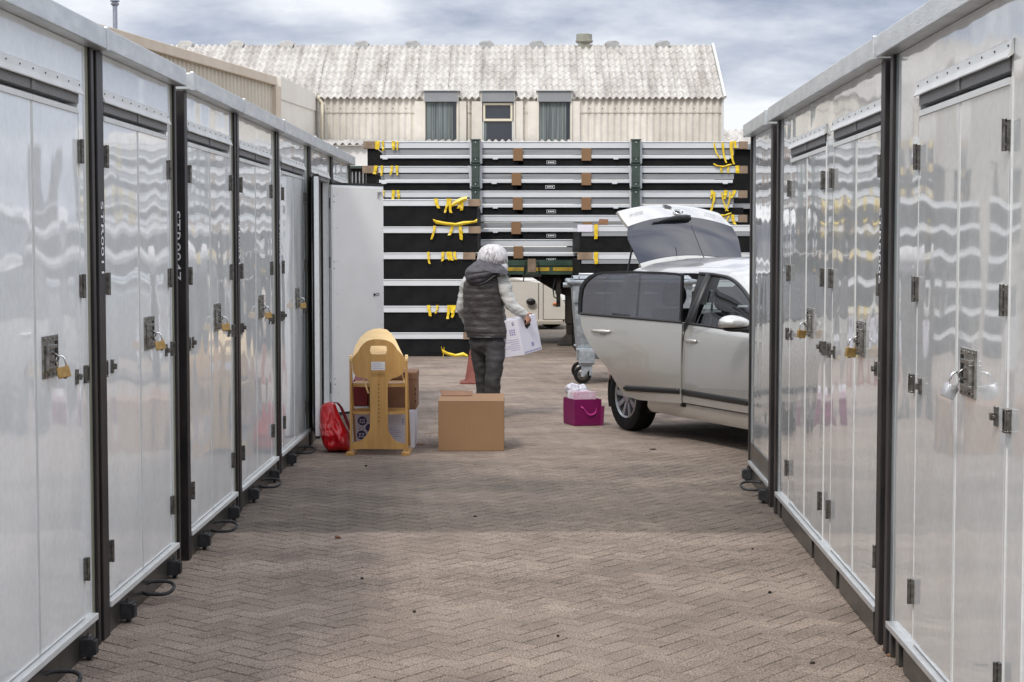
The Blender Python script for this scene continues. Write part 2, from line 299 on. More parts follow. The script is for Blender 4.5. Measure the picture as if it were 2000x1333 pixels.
# herringbone brick paving, every brick modelled
def paving():
    W = 0.098; c45 = math.cos(R(51)); s45 = math.sin(R(51)); vs = []; fs = []; tone = []
    def tr(u, v): return (u*c45-v*s45, u*s45+v*c45)
    rg = random.Random(3)
    for i in range(-150, 330):
        for j in range(-150, 330):
            t = (i-j) % 4
            if t == 0: u0, v0, u1, v1 = i*W, j*W, (i+2)*W, (j+1)*W
            elif t == 2: u0, v0, u1, v1 = i*W, (j-1)*W, (i+1)*W, (j+1)*W
            else: continue
            x, y = tr((u0+u1)/2, (v0+v1)/2)
            if y < 4.9 or y > 26.9 or abs(x) > 0.315*y+0.35: continue
            if y < 16.6 and x < LX(y)-0.35: continue
            if y < 11.2 and x > RX(y)+0.45: continue
            g = 0.0006+rg.random()**2*0.0038; b = 0.0026
            z = noise.noise(Vector((x*0.55, y*0.55, 0)))*0.006; ax = (rg.random()-.5)*0.022; ay = (rg.random()-.5)*0.022
            cu, cv = (u0+u1)/2, (v0+v1)/2; jx = (rg.random()-.5)*0.002
            o = len(vs)
            for (gg, dz) in ((g, -0.006), (g+b, 0.0)):
                for (u, v) in ((u0+gg, v0+gg), (u1-gg, v0+gg), (u1-gg, v1-gg), (u0+gg, v1-gg)):
                    X, Y = tr(u+jx, v+jx); vs.append((X, Y, z+dz+(u-cu)*ax+(v-cv)*ay))
            fs += [(o+4, o+5, o+6, o+7)]+[(o+k, o+(k+1)%4, o+4+(k+1)%4, o+4+k) for k in range(4)]
            tone += [rg.random()]*5
    me = bpy.data.meshes.new('brick_paving'); me.from_pydata(vs, [], fs)
    at = me.attributes.new('tone', 'FLOAT', 'FACE'); at.data.foreach_set('value', tone)
    m = bpy.data.materials.new('paving_brick'); m.use_nodes = True; t = m.node_tree; b = t.nodes['Principled BSDF']; b.inputs['Roughness'].default_value = 0.9
    b.inputs['Specular IOR Level'].default_value = 0.3
    nn = t.nodes.new; lk = t.links.new
    tc = nn('ShaderNodeTexCoord'); at = nn('ShaderNodeAttribute'); at.attribute_name = 'tone'
    def ramp(src, p0, c0, p1, c1):
        r = nn('ShaderNodeValToRGB'); r.color_ramp.elements[0].position = p0; r.color_ramp.elements[1].position = p1; r.color_ramp.elements[0].color = (*c0, 1); r.color_ramp.elements[1].color = (*c1, 1); lk(src, r.inputs[0]); return r.outputs[0]
    def nz(s, d=3, st=(1,1,1), r=0.55):
        mp = nn('ShaderNodeMapping'); mp.inputs['Scale'].default_value = st; lk(tc.outputs['Object'], mp.inputs[0])
        n = nn('ShaderNodeTexNoise'); n.inputs['Scale'].default_value = s; n.inputs['Detail'].default_value = d; n.inputs['Roughness'].default_value = r; lk(mp.outputs[0], n.inputs['Vector']); return n.outputs['Fac']
    def mul(a, c):
        k = nn('ShaderNodeMixRGB'); k.blend_type = 'MULTIPLY'; k.inputs[0].default_value = 1; lk(a, k.inputs[1]); lk(c, k.inputs[2]); return k.outputs[0]
    c = ramp(at.outputs['Fac'], 0, (0.212,0.170,0.140), 1, (0.262,0.212,0.175))
    c = mul(c, ramp(nz(130, 2, r=0.9), 0.38, (0.42,0.41,0.40), 0.62, (1.62,1.61,1.60)))          # grit
    c = mul(c, ramp(nz(1.1, 8, (0.8,1.3,1), 0.7), 0.36, (0.66,0.66,0.66), 0.62, (1.12,1.11,1.09)))  # wear
    # darker band of paving across the lane, sharp near edge, soft far edge
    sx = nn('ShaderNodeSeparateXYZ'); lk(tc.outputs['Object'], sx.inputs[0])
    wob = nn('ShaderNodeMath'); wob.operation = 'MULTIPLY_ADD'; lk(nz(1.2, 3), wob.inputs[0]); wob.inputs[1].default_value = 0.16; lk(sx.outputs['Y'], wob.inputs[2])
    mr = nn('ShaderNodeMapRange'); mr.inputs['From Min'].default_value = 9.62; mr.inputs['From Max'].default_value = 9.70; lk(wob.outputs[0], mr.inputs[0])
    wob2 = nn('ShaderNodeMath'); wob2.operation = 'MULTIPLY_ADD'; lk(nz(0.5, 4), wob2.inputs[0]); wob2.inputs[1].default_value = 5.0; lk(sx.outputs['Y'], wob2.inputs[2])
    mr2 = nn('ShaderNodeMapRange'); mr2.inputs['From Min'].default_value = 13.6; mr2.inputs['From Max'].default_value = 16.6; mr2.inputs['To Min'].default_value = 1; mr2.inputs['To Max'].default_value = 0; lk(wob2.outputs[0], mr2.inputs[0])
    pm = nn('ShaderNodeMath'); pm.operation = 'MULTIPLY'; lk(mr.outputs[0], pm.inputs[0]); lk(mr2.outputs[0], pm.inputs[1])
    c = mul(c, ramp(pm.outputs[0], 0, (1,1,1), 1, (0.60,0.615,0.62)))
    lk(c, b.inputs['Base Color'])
    bp = nn('ShaderNodeBump'); bp.inputs['Strength'].default_value = 0.5; bp.inputs['Distance'].default_value = 0.004; lk(nz(170, 2, r=0.7), bp.inputs['Height']); lk(bp.outputs[0], b.inputs['Normal'])
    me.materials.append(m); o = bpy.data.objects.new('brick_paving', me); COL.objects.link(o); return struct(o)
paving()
# small debris lying on the paving: each crumb its own little pebble
rg = random.Random(11)
for k, (x, y, sz, lab) in enumerate([(708,1132,0.02,'small dark crumb on the paving left of centre'), (810,1197,0.02,'small dark crumb on the paving near the front left'), (1503,1160,0.022,'dark crumb on the paving in front of the right containers'), (1586,1298,0.024,'dark crumb on the paving at the bottom right'), (660,1052,0.045,'dead leaf lying at the near edge of the darker paving'), (1275,880,0.06,'dry twig with leaves lying near the cardboard box'), (1742,1283,0.05,'clump of dark leaf litter at the foot of the right container posts'), (1756,1290,0.04,'dark leaf scrap just below the nearest right container post'), (1728,1272,0.035,'small leaf scrap left of the dark litter clump by the right posts'), (1470,1075,0.015,'tiny dark crumb on the paving toward the right containers'), (1090,1245,0.014,'tiny dark crumb near the bottom centre of the lane'), (822,870,0.09,'brown leaf beside the white printed box'), (715,912,0.03,'black scrap on the paving in front of the high chair'), (928,1011,0.03,'small dark crumb in the middle of the lane')]):
    sz *= .42; p = G(x, y); mb = MB(); mb.ell((p.x, p.y, 0.006), sz, sz*0.5, 0.006+sz*0.12, 9, 6, fn=lambda v: v*(1+0.5*noise.noise(v*60+Vector((x,0,0)))))
    tag(finish('leaf' if 'leaf' in lab or 'twig' in lab else 'crumb', mb, M_chassis if 'leaf' not in lab else M_cardD), lab, 'debris')
# ================================================================ STORAGE CONTAINERS
def container(side, D0, D1, doors, label, group, ztop, text=None, textface='aisle', blocks=(), loop=None, pockets=(), seams=(), pan=None, open_door=None, badge=None, postw=0.075, depth=2.35, postn=None, gloss=True):
    s = 1 if side == 'L' else -1
    fx = LX if side == 'L' else RX
    mid = (fx(D0), D0)
    dx = (fx(D1)-fx(D0))/(D1-D0); nrm = math.hypot(1, dx); al = Vector((dx/nrm, 1/nrm, 0)); ou = Vector((al.y, -al.x, 0)) if side == 'L' else Vector((-al.y, al.x, 0))
    K = nrm
    o3 = Vector((fx(D0), D0, 0))
    def T(v):   # v=(out, D, z)
        return o3+ou*v[0]+al*((v[1]-D0)*K)+Vector((0,0,v[2]))
    t = thing('storage_container', label, 'storage container', (o3.x, o3.y, 0), math.atan2(-dx, 1), group)
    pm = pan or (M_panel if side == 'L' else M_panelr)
    zt = ztop; zd = zt-0.255; zb = 0.145
    def bx(mb, a, b, c, d, e, f): return mb.box(a, b, c, d, e, f, T=T)
    pn = postn or postw
    mb = MB(); bx(mb, -depth, -0.07, D0+0.01, D1-0.01, 0.13, zt+0.03)
    if open_door: mb = MB(); bx(mb, -depth, -depth+0.04, D0+.01, D1-.01, .13, zt+.03); bx(mb, -depth+.04, -0.07, D0+.01, D0+.05, .13, zt+.03); bx(mb, -depth+.04, -0.07, D1-.05, D1-.01, .13, zt+.03); bx(mb, -depth+.04, -.07, D0+.05, D1-.05, .13, .16); bx(mb, -depth+.04, -.07, D0+.05, D1-.05, zt-.03, zt+.03)
    finish('body', mb, pm if not open_door else M_inner, t)
    mb = MB(); bx(mb, -0.09, 0.006, D0+0.004, D0+pn, 0, zt); finish('corner_post', mb, M_steel, t, bevel=0.004)
    mb = MB(); bx(mb, -0.09, 0.006, D1-postw, D1-postw*0.42, 0, zt); bx(mb, -0.09, -0.012, D1-postw*0.42, D1-0.003, 0, zt); finish('corner_post', mb, M_steel, t, bevel=0.004)
    mb = MB(); bx(mb, -0.05, -0.007, D1-postw-0.026, D1-postw-0.001, 0.012, zt); finish('edge_trim', mb, M_olive if side == 'L' else M_greytrim, t)
    # base rail, with forklift pockets as real gaps
    mb = MB(); cuts = sorted(pockets); a = D0+pn
    for c in cuts:
        bx(mb, -0.08, -0.004, a, c-0.045, 0.004, 0.118); a = c+0.045
    bx(mb, -0.08, -0.004, a, D1-postw-0.027, 0.004, 0.118)
    if cuts: bx(mb, -0.16, -0.10, D0+pn, D1-postw, 0.004, 0.118)
    finish('base_rail', mb, M_base, t, bevel=0.003)
    if not doors: finish('base_plate', bx(MB(), -0.06, -0.003, D0+pn+.001, D1-postw-.027, 0.1455, 0.27), M_base, t)
    mb = MB(); bx(mb, -0.06, 0.014, D0+pn+0.001, D1-postw-0.027, 0.119, zb); finish('sill_strip', mb, M_white if side == 'L' else M_alu, t, bevel=0.003)
    # roof edge trim
    mb = MB(); bx(mb, -0.16, 0.055, D0+0.004, D1-0.004, zt+0.002, zt+0.088); bx(mb, -depth, -0.161, D0+0.004, D1-0.004, zt+0.031, zt+0.086)
    bx(mb, 0.040, 0.060, D0-0.015, D0+0.022, zt-0.004, zt+0.093)
    finish('roof_trim', mb, M_alu, t, bevel=0.004)
    # front panel pieces round the doors
    a0, a1 = D0+pn+0.001, D1-postw-0.027
    mb = MB(); a = a0
    for (d0, d1) in doors:
        bx(mb, -0.06, -0.012, a, d0-0.004, zb, zt); bx(mb, -0.06, -0.012, d0-0.004, d1+0.004, zd+0.085, zt)
        bx(mb, -0.012, -0.0085, d0-0.022, d0-0.006, zb, zd); bx(mb, -0.012, -0.0085, d1+0.006, d1+0.022, zb, zd)
        a = d1+0.004
    bx(mb, -0.06, -0.012, a, a1, zb, zt)
    for c in seams: bx(mb, -0.012, -0.006, c-0.006, c+0.006, zb, zt)
    finish('front_panel', mb, pm, t)
    for di, (d0, d1) in enumerate(doors):
        dm = (d0+d1)/2
        mb = MB().use(M_white)
        n = 14; rows = []
        for k in range(n+1):
            dd = d0-0.03+(d1-d0+0.06)*k/n; wv = 0.0005*math.sin(k*1.3+di)
            rows.append([T((o_, dd, z_+wv)) for o_, z_ in ((-0.011, zd+0.112), (-0.005, zd+0.106), (-0.001, zd+0.080), (0.009, zd+0.056), (0.007, zd+0.052), (-0.011, zd+0.066))])
        mb.rings(rows); mb.use(M_hinge)
        for k in range(9):
            dd = d0+(d1-d0)*k/8; mb.box(-0.006, 0.001, dd-0.003, dd+0.003, zd+0.088, zd+0.094, T=T)
        finish('rain_flap', mb, None, t)
        mb = MB(); bx(mb, -0.05, -0.006, d0, dm-0.02, zd+0.018, zd+0.075); bx(mb, -0.05, 0.0, dm-0.02, dm+0.02, zd+0.016, zd+0.055); bx(mb, -0.05, -0.006, dm+0.02, d1, zd+0.018, zd+0.075); finish('brush_seal', mb, M_brush, t)
        for hi_, (h0, h1) in enumerate(((d0, dm), (dm, d1))):
            hinge_side = h0 if hi_ == 0 else h1
            if open_door is not None:
                hp = T((-0.004, hinge_side, 0)); ang = open_door[hi_]; Lw = h1-h0
                # closed leaf points from hinge toward dm ; rotate outward by ang
                base = al*(1 if hi_ == 0 else -1)
                dirv = base*math.cos(ang)+ou*math.sin(ang); nv = Vector((-dirv.y, dirv.x, 0))
                if hi_ == 1: nv = -nv
                leaf = finish('door', MB().obox(hp+Vector((0,0,0.125)), dirv*Lw, nv*0.035, (0,0,zd-0.125)), pm, t, bevel=0.003)
                inn = nv; lo_ = nv*0.035
                finish('door_lining', MB().obox(hp+lo_+dirv*0.012+inn*0.0005+Vector((0,0,0.15)), dirv*(Lw-0.024), inn*0.003, (0,0,zd-0.17)), M_inner, leaf)
                finish('door_seal', MB().obox(hp+dirv*0.002+nv*0.002+Vector((0,0,zd-0.018+.0185)), dirv*(Lw-.004), nv*0.037, (0,0,0.02)).obox(hp+dirv*0.002+nv*0.002+Vector((0,0,0.104)), dirv*(Lw-.004), nv*0.037, (0,0,0.02)), M_rubber, leaf)
                mb = MB()
                for zz in (0.35, 1.49, 2.02): mb.tube([hp+ou*0.012+Vector((0,0,zz-.05)), hp+ou*0.012+Vector((0,0,zz+.05))], 0.011, 8)
                finish('hinge', mb, M_hinge, leaf)
                if hi_ == 1:
                    hp = hp+lo_; q = hp+dirv*(Lw*0.80)+inn*0.012
                    mb = MB(); pts = [q+dirv*(0.03*math.cos(a_)+.03)+Vector((0,0,zd-1.0+0.011*math.sin(a_)*(1.2 if math.cos(a_) > 0 else .5))) for a_ in [i*math.pi/8 for i in range(17)]]
                    mb.tube(pts, 0.0025, 5); mb.ell(q+Vector((0,0,zd-1.0)), .009, .009, .012, 8, 6); finish('pull_cord', mb, M_rubber, leaf)
                    mb = MB(); mb.obox(hp+dirv*(Lw*.88)+inn*.004+Vector((0,0,zd-.075)), dirv*.045, inn*.008, (0,0,.022)); mb.obox(hp+dirv*(Lw*.88)+inn*.004+Vector((0,0,zd-.11)), dirv*.02, inn*.006, (0,0,.03)); finish('latch', mb, M_rail2, leaf)
                    mb = MB()
                    for zz in (0.38, 0.43, 1.43, 1.49, 2.03, 2.08): mb.obox(hp+dirv*.02+inn*.004+Vector((0,0,zz)), dirv*.009, inn*.003, (0,0,.009))
                    for k in range(7): mb.obox(hp+dirv*(Lw-.02)+inn*.004+Vector((0,0,.3+k*.3)), dirv*.005, inn*.003, (0,0,.005)); mb.obox(hp+dirv*.06+inn*.004+Vector((0,0,.3+k*.3)), dirv*.005, inn*.003, (0,0,.005))
                    finish('rivet', mb, M_hinge, leaf)
                continue
            mb = MB(); bx(mb, -0.05, -0.010, h0+0.002, h1-0.002, zb+0.006, zd)
            bx(mb, -0.05, -0.010, h0+0.002, h1-0.002, zd+0.004, zd+0.017) if False else None
            leaf = finish('door', mb, pm, t, bevel=0.003)
            mb = MB(); bx(mb, -0.010, -0.0078, (h1-0.012) if hi_ == 0 else h0+0.002, (h1-0.002) if hi_ == 0 else h0+0.012, zb+0.01, zd); finish('door_edge', mb, M_white, leaf)
            mb = MB(); bx(mb, -0.012, -0.004, h0+0.002, h1-0.002, zd-0.022, zd-0.001); finish('top_strip', mb, M_white, leaf)
            for zz in (0.35, 1.485, 2.015-(2.44-zt)):
                mb = MB(); q = T((0.006, hinge_side, 0)); mb.tube([q+Vector((0,0,zz-0.048+i*0.024)) for i in range(5)], 0.0085, 8)
                bx(mb, -0.010, 0.002, hinge_side-0.014, hinge_side+0.014, zz-0.046, zz+0.046)
                for k in (-.03, .03):
                    for q_ in (-.011,.011): bx(mb, 0.002, 0.006, hinge_side+q_-0.003, hinge_side+q_+0.003, zz+k-0.004, zz+k+0.004)
                finish('hinge', mb, M_hinge, leaf, bevel=0.0015)
            sg = 1 if hi_ == 0 else -1      # small latch and its catch on the frame
            hs = hinge_side+sg*0.085; zl = 1.13
            mb = MB(); bx(mb, -0.010, 0.0, hs-0.012, hs+0.012, zl-0.03, zl+0.03); bx(mb, 0.0, 0.014, hs-0.008, hs+0.008, zl-0.012, zl+0.012); bx(mb, 0.003, 0.011, min(hs, hs-sg*.03), max(hs, hs-sg*.03), zl-0.006, zl+0.006); finish('latch', mb, M_hinge, leaf, bevel=0.002)
            hs = hinge_side-sg*0.05
            if D0+0.03 < hs < D1-0.03:
                mb = MB(); bx(mb, -0.012, 0.008, hs-0.017, hs+0.017, zl+0.028, zl+0.036); bx(mb, -0.012, 0.008, hs-0.017, hs+0.017, zl-0.036, zl-0.028); bx(mb, -.012, .003, hs-.016, hs+.016, zl-.028, zl+.028); bx(mb, .003, .008, hs-.017, hs-.012, zl-.028, zl+.028); bx(mb, .003, .008, hs+.012, hs+.017, zl-.028, zl+.028); finish('catch', mb, M_hinge, t, bevel=0.002)
        if open_door is None:
            # hasp, on the leaf whose edge lies past the seam
            hx = dm+0.18 if side == 'L' else dm-0.18
            mb = MB(); W_ = 0.10; zc = 1.235
            bx(mb, -0.010, -0.003, hx-W_, hx+W_, zc-0.078, zc+0.078)
            for zz in (-0.066, 0.066):
                for q_ in (-.08, -.03, .03, .08): bx(mb, -0.003, 0.002, hx+q_-.004, hx+q_+.004, zc+zz-.004, zc+zz+.004)
            bx(mb, -0.003, 0.010, hx-0.08, hx+0.04, zc-0.050, zc-0.038); bx(mb, -.003, .010, hx-.08, hx+.04, zc+.030, zc+.044); bx(mb, -.003, .010, hx-.08, hx-.068, zc-.038, zc+.030)
            bx(mb, -0.003, 0.004, hx-.05, hx+.02, zc-.03, zc+.02)
            mb.use(M_slot) if False else None
            hasp = finish('hasp', mb, M_hasp, t, bevel=0.0015)
            mb = MB(); bx(mb, -0.003, -0.0015, hx+0.05, hx+0.085, zc-0.045, zc+0.055); finish('slot', mb, M_slot, hasp)
            pts = [T((0.004+0.022*math.sin(a_), hx-0.006, zc-0.005+0.016*math.cos(a_))) for a_ in [i*math.pi/6 for i in range(7)]]
            finish('staple', MB().tube(pts, 0.004, 6), M_hasp, hasp, smooth=True)
    for c in blocks:
        mb = MB(); bx(mb, -0.004, 0.045, c-0.032, c+0.032, 0.018, 0.088); bx(mb, 0.045, 0.058, c-0.022, c+0.022, 0.024, 0.080); bx(mb, 0.014, 0.034, c-0.01, c+0.01, 0.001, 0.018)
        p = T((0.02, c, 0.1)); mb.tube([p+al*(0.010*math.cos(a_))+Vector((0,0,.010*math.sin(a_))) for a_ in [i*math.pi/5 for i in range(11)]], 0.003, 5)
        finish('bracket', mb, M_rubber, t, bevel=0.004)
    if loop is not None:
        zc = 0.058; pts = []
        for k in range(25):
            a_ = 2*math.pi*k/24; co, si = math.cos(a_), math.sin(a_)
            oo = 0.055+0.075*(1 if co > 0 else -1)*abs(co)**0.7; zz = zc+0.001; dd = loop+0.055*(1 if si > 0 else -1)*abs(si)**0.8
            pts.append(T((oo, dd, zz+0.020*si)))
        finish('tie_loop', MB().tube(pts, 0.0085, 8), M_rubber, t, smooth=True)
    if text:
        if textface == 'aisle':
            c = D0+pn*0.52
            T2 = lambda u, v: T((0.0075, c+v*(1), 1.645-0.155-u)) if side == 'L' else T((0.0075, c-v, 1.645-0.155-u))
            if side == 'R':
                c = D0+postw*0.5
            # letters run downward, tops toward the far side on the left row
            T2 = (lambda u, v: T((0.0078, c+v, 1.672-u*1.45))) if side == 'L' else (lambda u, v: T((0.0078, c-v, 1.645-u*1.45)))
            finish('lettering', MB().text(text, 0.060, T2), M_letter, t, fixn=False)
        elif textface == 'end':
            T2 = lambda u, v: T((-0.042+v*.9, D0+0.002, 1.645-u*1.6))
            finish('lettering', MB().text(text, 0.062, T2), M_letter, t, fixn=False)
    if badge is not None:
        T2 = (lambda u, v: T((-0.002, badge+u*s, 0.062+v)))
        finish('badge', MB().text('61', 0.035, T2), M_letter, t, fixn=False)
    return t, T, al, ou
gl = 'white storage containers along the left of the lane'; gr_ = 'grey storage containers along the right of the lane'
LT = 2.443; RT = 2.398
lefts = [
 (3.40, 5.22, [(3.55,4.80)], 'nearest left container, only partly inside the left edge', dict()),
 (5.23, 6.925, [(5.44,6.70)], 'white container at the left edge with rusty brass padlock and big rivetted flap', dict(blocks=(5.5,6.62), loop=6.08, badge=6.74)),
 (6.935, 8.555, [(7.10,8.36)], 'white container marked STR0011 on its black post, second from the left edge', dict(text='STR0011', blocks=(7.29,8.27), loop=7.74, postn=0.11)),
 (8.72, 10.31, [(8.86,10.12)], 'white container marked STR0047, past the wide black gap', dict(text='STR0047', textface='end', blocks=(9.05,9.98), loop=9.45)),
 (10.315, 12.03, [(10.47,11.73)], 'white container with a closed double door, fourth along the left side', dict(text='STR0031', blocks=(10.72,11.62), loop=11.18)),
 (12.035, 13.83, [(12.28,13.54)], 'white container next to the opened one, a small brass padlock on its hasp', dict(text='STR0026', blocks=(12.5,), loop=13.0)),
 (13.84, 15.42, [(13.98,15.24)], 'white container standing open, its doors swung out behind the red bag', dict(open_door=(R(171), R(137)))),
 (15.43, 17.07, [(15.60,16.86)], 'farthest left container, half hidden behind the open door leaf', dict()),
]
CT = []
for (a, b, dr, lab, kw) in lefts: CT.append(container('L', a, b, dr, lab, gl, LT, **kw))
rights = [
 (4.12, 6.80, [(5.00,6.26)], 'nearest grey container on the right, closed with a silver padlock', dict(seams=(4.78,), postw=0.10, pockets=(6.60,6.45))),
 (6.86, 10.37, [(6.97,8.23), (8.50,9.77)], 'grey container on the right with two double doors side by side', dict(text='STR0006', pockets=(6.99,7.95,8.75,10.05), postw=0.13, postn=0.09)),
 (10.50, 11.80, [], 'plain grey end container on the right without a door, in front of the car', dict(blocks=(10.68,11.66), loop=11.05, pan=None, postn=0.10)),
]
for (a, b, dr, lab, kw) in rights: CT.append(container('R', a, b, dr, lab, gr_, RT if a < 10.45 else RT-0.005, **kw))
# ---- padlocks hanging in the hasps
def padlock(side, D, label, mbody, tilt, size=1.0, round_=False):
    fx = LX if side == 'L' else RX; s = 1 if side == 'L' else -1
    o = Vector((fx(D)+s*0.028, D, 1.232)); t = thing('padlock', label, 'padlock', o, 0, 'padlocks on the container doors')
    ca, sa = math.cos(tilt), math.sin(tilt)
    def T(u, o_, z): return o+Vector((o_*s+0*u, u*ca-z*sa*1.0, z*ca+u*sa)) if False else o+Vector(((u*0.80)+0.0, o_-abs(u)*0.1, z))*1.0
    # lock lies in a vertical plane that faces the camera, leaning sideways by tilt
    U = Vector((math.cos(tilt), 0.25, math.sin(tilt))).normalized(); Wv = Vector((-math.sin(tilt), 0, math.cos(tilt))); V = U.cross(Wv).normalized()
    k = size
    def T(u, v, z): return o+U*(u*k)+V*(v*k)+Wv*(z*k)
    pts = [T(-0.018, 0, -0.048), T(-0.018, 0, -0.014)]+[T(-0.018*math.cos(a), 0, -0.014+0.018*math.sin(a)) for a in [i*math.pi/8 for i in range(1, 8)]]+[T(0.018, 0, -0.014), T(0.018, 0, -0.048)]
    finish('shackle', MB().tube(pts, 0.0042*k, 8), M_chrome, t, smooth=True)
    if round_:
        mb = MB(); rings = []
        for z in (-0.046, -0.05, -0.092, -0.098):
            r = 0.030 if z in (-0.05, -0.092) else 0.025
            rings.append([T(r*math.cos(a), 0.62*r*math.sin(a), z) for a in [i*2*math.pi/20 for i in range(20)]])
        mb.rings(rings); finish('lock_body', mb, mbody, t, smooth=40)
    else:
        mb = MB(); mb.obox(T(-0.028, -0.011, -0.092), U*(0.056*k), V*(0.022*k), Wv*(0.048*k)); finish('lock_body', mb, mbody, t, bevel=0.003)
        finish('keyhole_cap', MB().ell(T(0, 0, -0.093), 0.008, 0.008, 0.004, 8, 5), M_hinge, t)
padlock('L', 6.25, 'brass padlock nearest the left edge, hanging from the first left hasp', M_brass, R(14), 0.86)
padlock('L', 7.91, 'brass padlock on the STR0011 container, second from the left edge', M_brass, R(16), 0.86)
padlock('L', 9.67, 'brass padlock on the container marked STR0047', M_brass, R(14), 0.86)
padlock('L', 11.28, 'brass padlock on the fourth left container, before the last narrow one', M_brass, R(14), 0.86)
padlock('L', 13.09, 'farthest brass padlock on the left, next to the open doors', M_brass, R(10), 0.86)
padlock('R', 5.45, 'silver round padlock on the nearest right container', M_silverlock, R(-24), 0.88, True)
padlock('R', 7.42, 'brass padlock on the near double door of the right container', M_brass, R(-10), 0.86)
padlock('R', 8.955, 'brass padlock on the far double door of the right container', M_brass, R(-10), 0.86)
# stored things just inside the open container
t0 = CT[6]
T7 = t0[1]
for (dd, oo, z0, w_, h_, m_, lab) in ((14.9,-1.0,0.165,0.55,0.5,M_card2,'dim cardboard carton on the floor inside the open container'), (14.9,-1.0,0.667,0.45,0.4,M_cardD,'brown carton stacked on another inside the open container')):
    mb = MB(); mb.box(oo-w_/2, oo+w_/2, dd-w_*.35, dd+w_*.35, z0, z0+h_, T=T7); tag(finish('carton', mb, m_, bevel=0.004), lab, 'box')
# ================================================================ STACKED FLAT-PACK MODULES
RT_ = random.Random(77)
def tape_piece(mb, x0, x1, y, z0, z1, lean=0.0):
    """a torn, crumpled strip of tape hanging from z1 to z0"""
    r_ = RT_; n = 5; w_ = (x1-x0)*r_.uniform(.7, 1.15); x = x0; rows = []
    for i in range(n+1):
        f = i/n; xx = x+lean*1.6*f*f+r_.uniform(-.008, .008)*f; ww = w_*(1-.35*f*r_.random()); z = z1+(z0-z1)*f+(r_.uniform(-.012,.012) if i == n else 0); yy = y-.004-.016*f*r_.random()
        rows.append([(xx, yy, z+r_.uniform(-.006,.006)*f), (xx+ww*.5, yy-.006*r_.random(), z), (xx+ww, yy, z+r_.uniform(-.012,.012)*f), (xx+ww, yy+.004, z), (xx, yy+.004, z), (xx, yy, z)])
    mb.grid(rows)
def module_long(zt, Y, X0, X1, label, grp, depth=2.3, cards=True, cut=None, seed=0, rails=True, lastz=0.40):
    """flat-packed building module seen from its long side; zt = top of its bright rail"""
    rr = random.Random(seed)
    t = thing('flat_packed_module', label, 'flat-packed module', ((X0+X1)/2, Y, zt-lastz), 0, grp)
    finish('top_rail', MB().box(X0+0.22, X1-0.12, Y, Y+0.10, zt-0.108, zt).box(X0+0.22, X1-0.12, Y-0.012, Y-0.001, zt-0.014, zt), M_rail, t, bevel=0.004)
    finish('deck_panel', MB().box(X0+0.2, X1-0.1, Y+0.101, Y+depth, zt-0.09, zt-0.006), M_rail2, t)
    finish('middle_rail', MB().box(X0+0.3, X1-0.22, Y+0.02, Y+0.12, zt-0.21, zt-0.125), M_rail2, t)
    finish('lower_rail', MB().box(X0+0.27, X1-0.24, Y-0.005, Y+0.10, zt-0.272, zt-0.222), M_rail, t, bevel=0.004)
    mb = MB().use(M_black); mb.box(X0+0.06, X1-0.06, Y+0.03, Y+depth, zt-lastz+0.002, zt-0.273); mb.box(X0+0.06, X0+0.2, Y+0.03, Y+depth, zt-.273, zt-.11)
    finish('board', mb, None, t, fixn=True)
    mb = MB()
    for cx in ([.36, .62, 2.50, 2.62, 5.2, 5.45] if cards else []): mb.box(X0+cx-0.09+rr.uniform(-.03,.03), X0+cx+0.09, Y+0.024, Y+0.030, zt-lastz+0.03, zt-lastz+0.075)
    if cards:
        finish('fork_slot', mb, M_slot, t)
        mb = MB().use(M_letter); c = X0+3.05; z = zt-0.335
        for (a, b, c_, d) in ((-.075,.075,.022,.026), (-.075,.075,-.026,-.022), (-.075,-.071,-.022,.022), (.071,.075,-.022,.022)): mb.box(c+a, c+b, Y+0.022, Y+0.029, z+c_, z+d)
        for k in range(4): mb.box(c-.05+k*.027, c-.032+k*.027, Y+.023, Y+.0295, z-.008, z+.01)
        finish('rating_plate', mb, None, t)
        for cx in (2.5, 3.63):
            j = rr.uniform(-.02, .02)
            finish('cardboard_pad', MB().box(X0+cx-0.08+j, X0+cx+0.075+j, Y-0.028, Y-0.006, zt-0.31, zt-0.112), M_card, t, bevel=0.003)
        mb = MB()
        for cx in (2.14, 4.1, .35, 5.9): mb.box(X0+cx-.04, X0+cx+.04, Y-.014, Y-.006, zt-.288, zt-.268)
        finish('clamp', mb, M_rail, t)
    # taped cardboard on both rail ends
    finish('cardboard_end', MB().box(X0, X0+0.26, Y-0.012, Y+0.12, zt-0.115, zt+0.006), M_card2, t, bevel=0.004)
    finish('cardboard_end', MB().box(X1-0.15, X1, Y-0.012, Y+0.12, zt-0.118, zt+0.004), M_card2, t, bevel=0.004)
    mb = MB()
    for cx, wv in ((.19,.07), (.30,.05), (.46,.05), (.54,.04)): tape_piece(mb, X0+cx, X0+cx+wv, Y-0.020, zt-0.12-rr.uniform(0,.03), zt+0.008, rr.uniform(-.01,.01))
    for cx, wv in ((.56,.05), (.42,.05), (.30,.04), (.24,.07)):
        cx += rr.uniform(-.04,.04)
        if rr.random() < .85: tape_piece(mb, X1-cx, X1-cx+wv, Y-0.020, zt-0.11-rr.random()**3*.14, zt+0.008, rr.uniform(-.03,.04))
    if seed % 2 == 0:
        for q in range(3): tape_piece(mb, X1-.56+q*.13, X1-.525+q*.13, Y-0.03, zt-.40+rr.uniform(0,.12), zt-.02, rr.uniform(-.06,.06))
        mb.tube([(X1-.56+q*.05, Y-.035, zt-.36-.05*math.sin(math.pi*q/6)+rr.uniform(-.01,.01)) for q in range(7)], [.012,.018,.010,.02,.012,.017,.008], 5)
    finish('yellow_tape', mb, M_tape, t)
    return t
YL = 27.5
gA = 'long flat-packed modules stacked on the trailer'
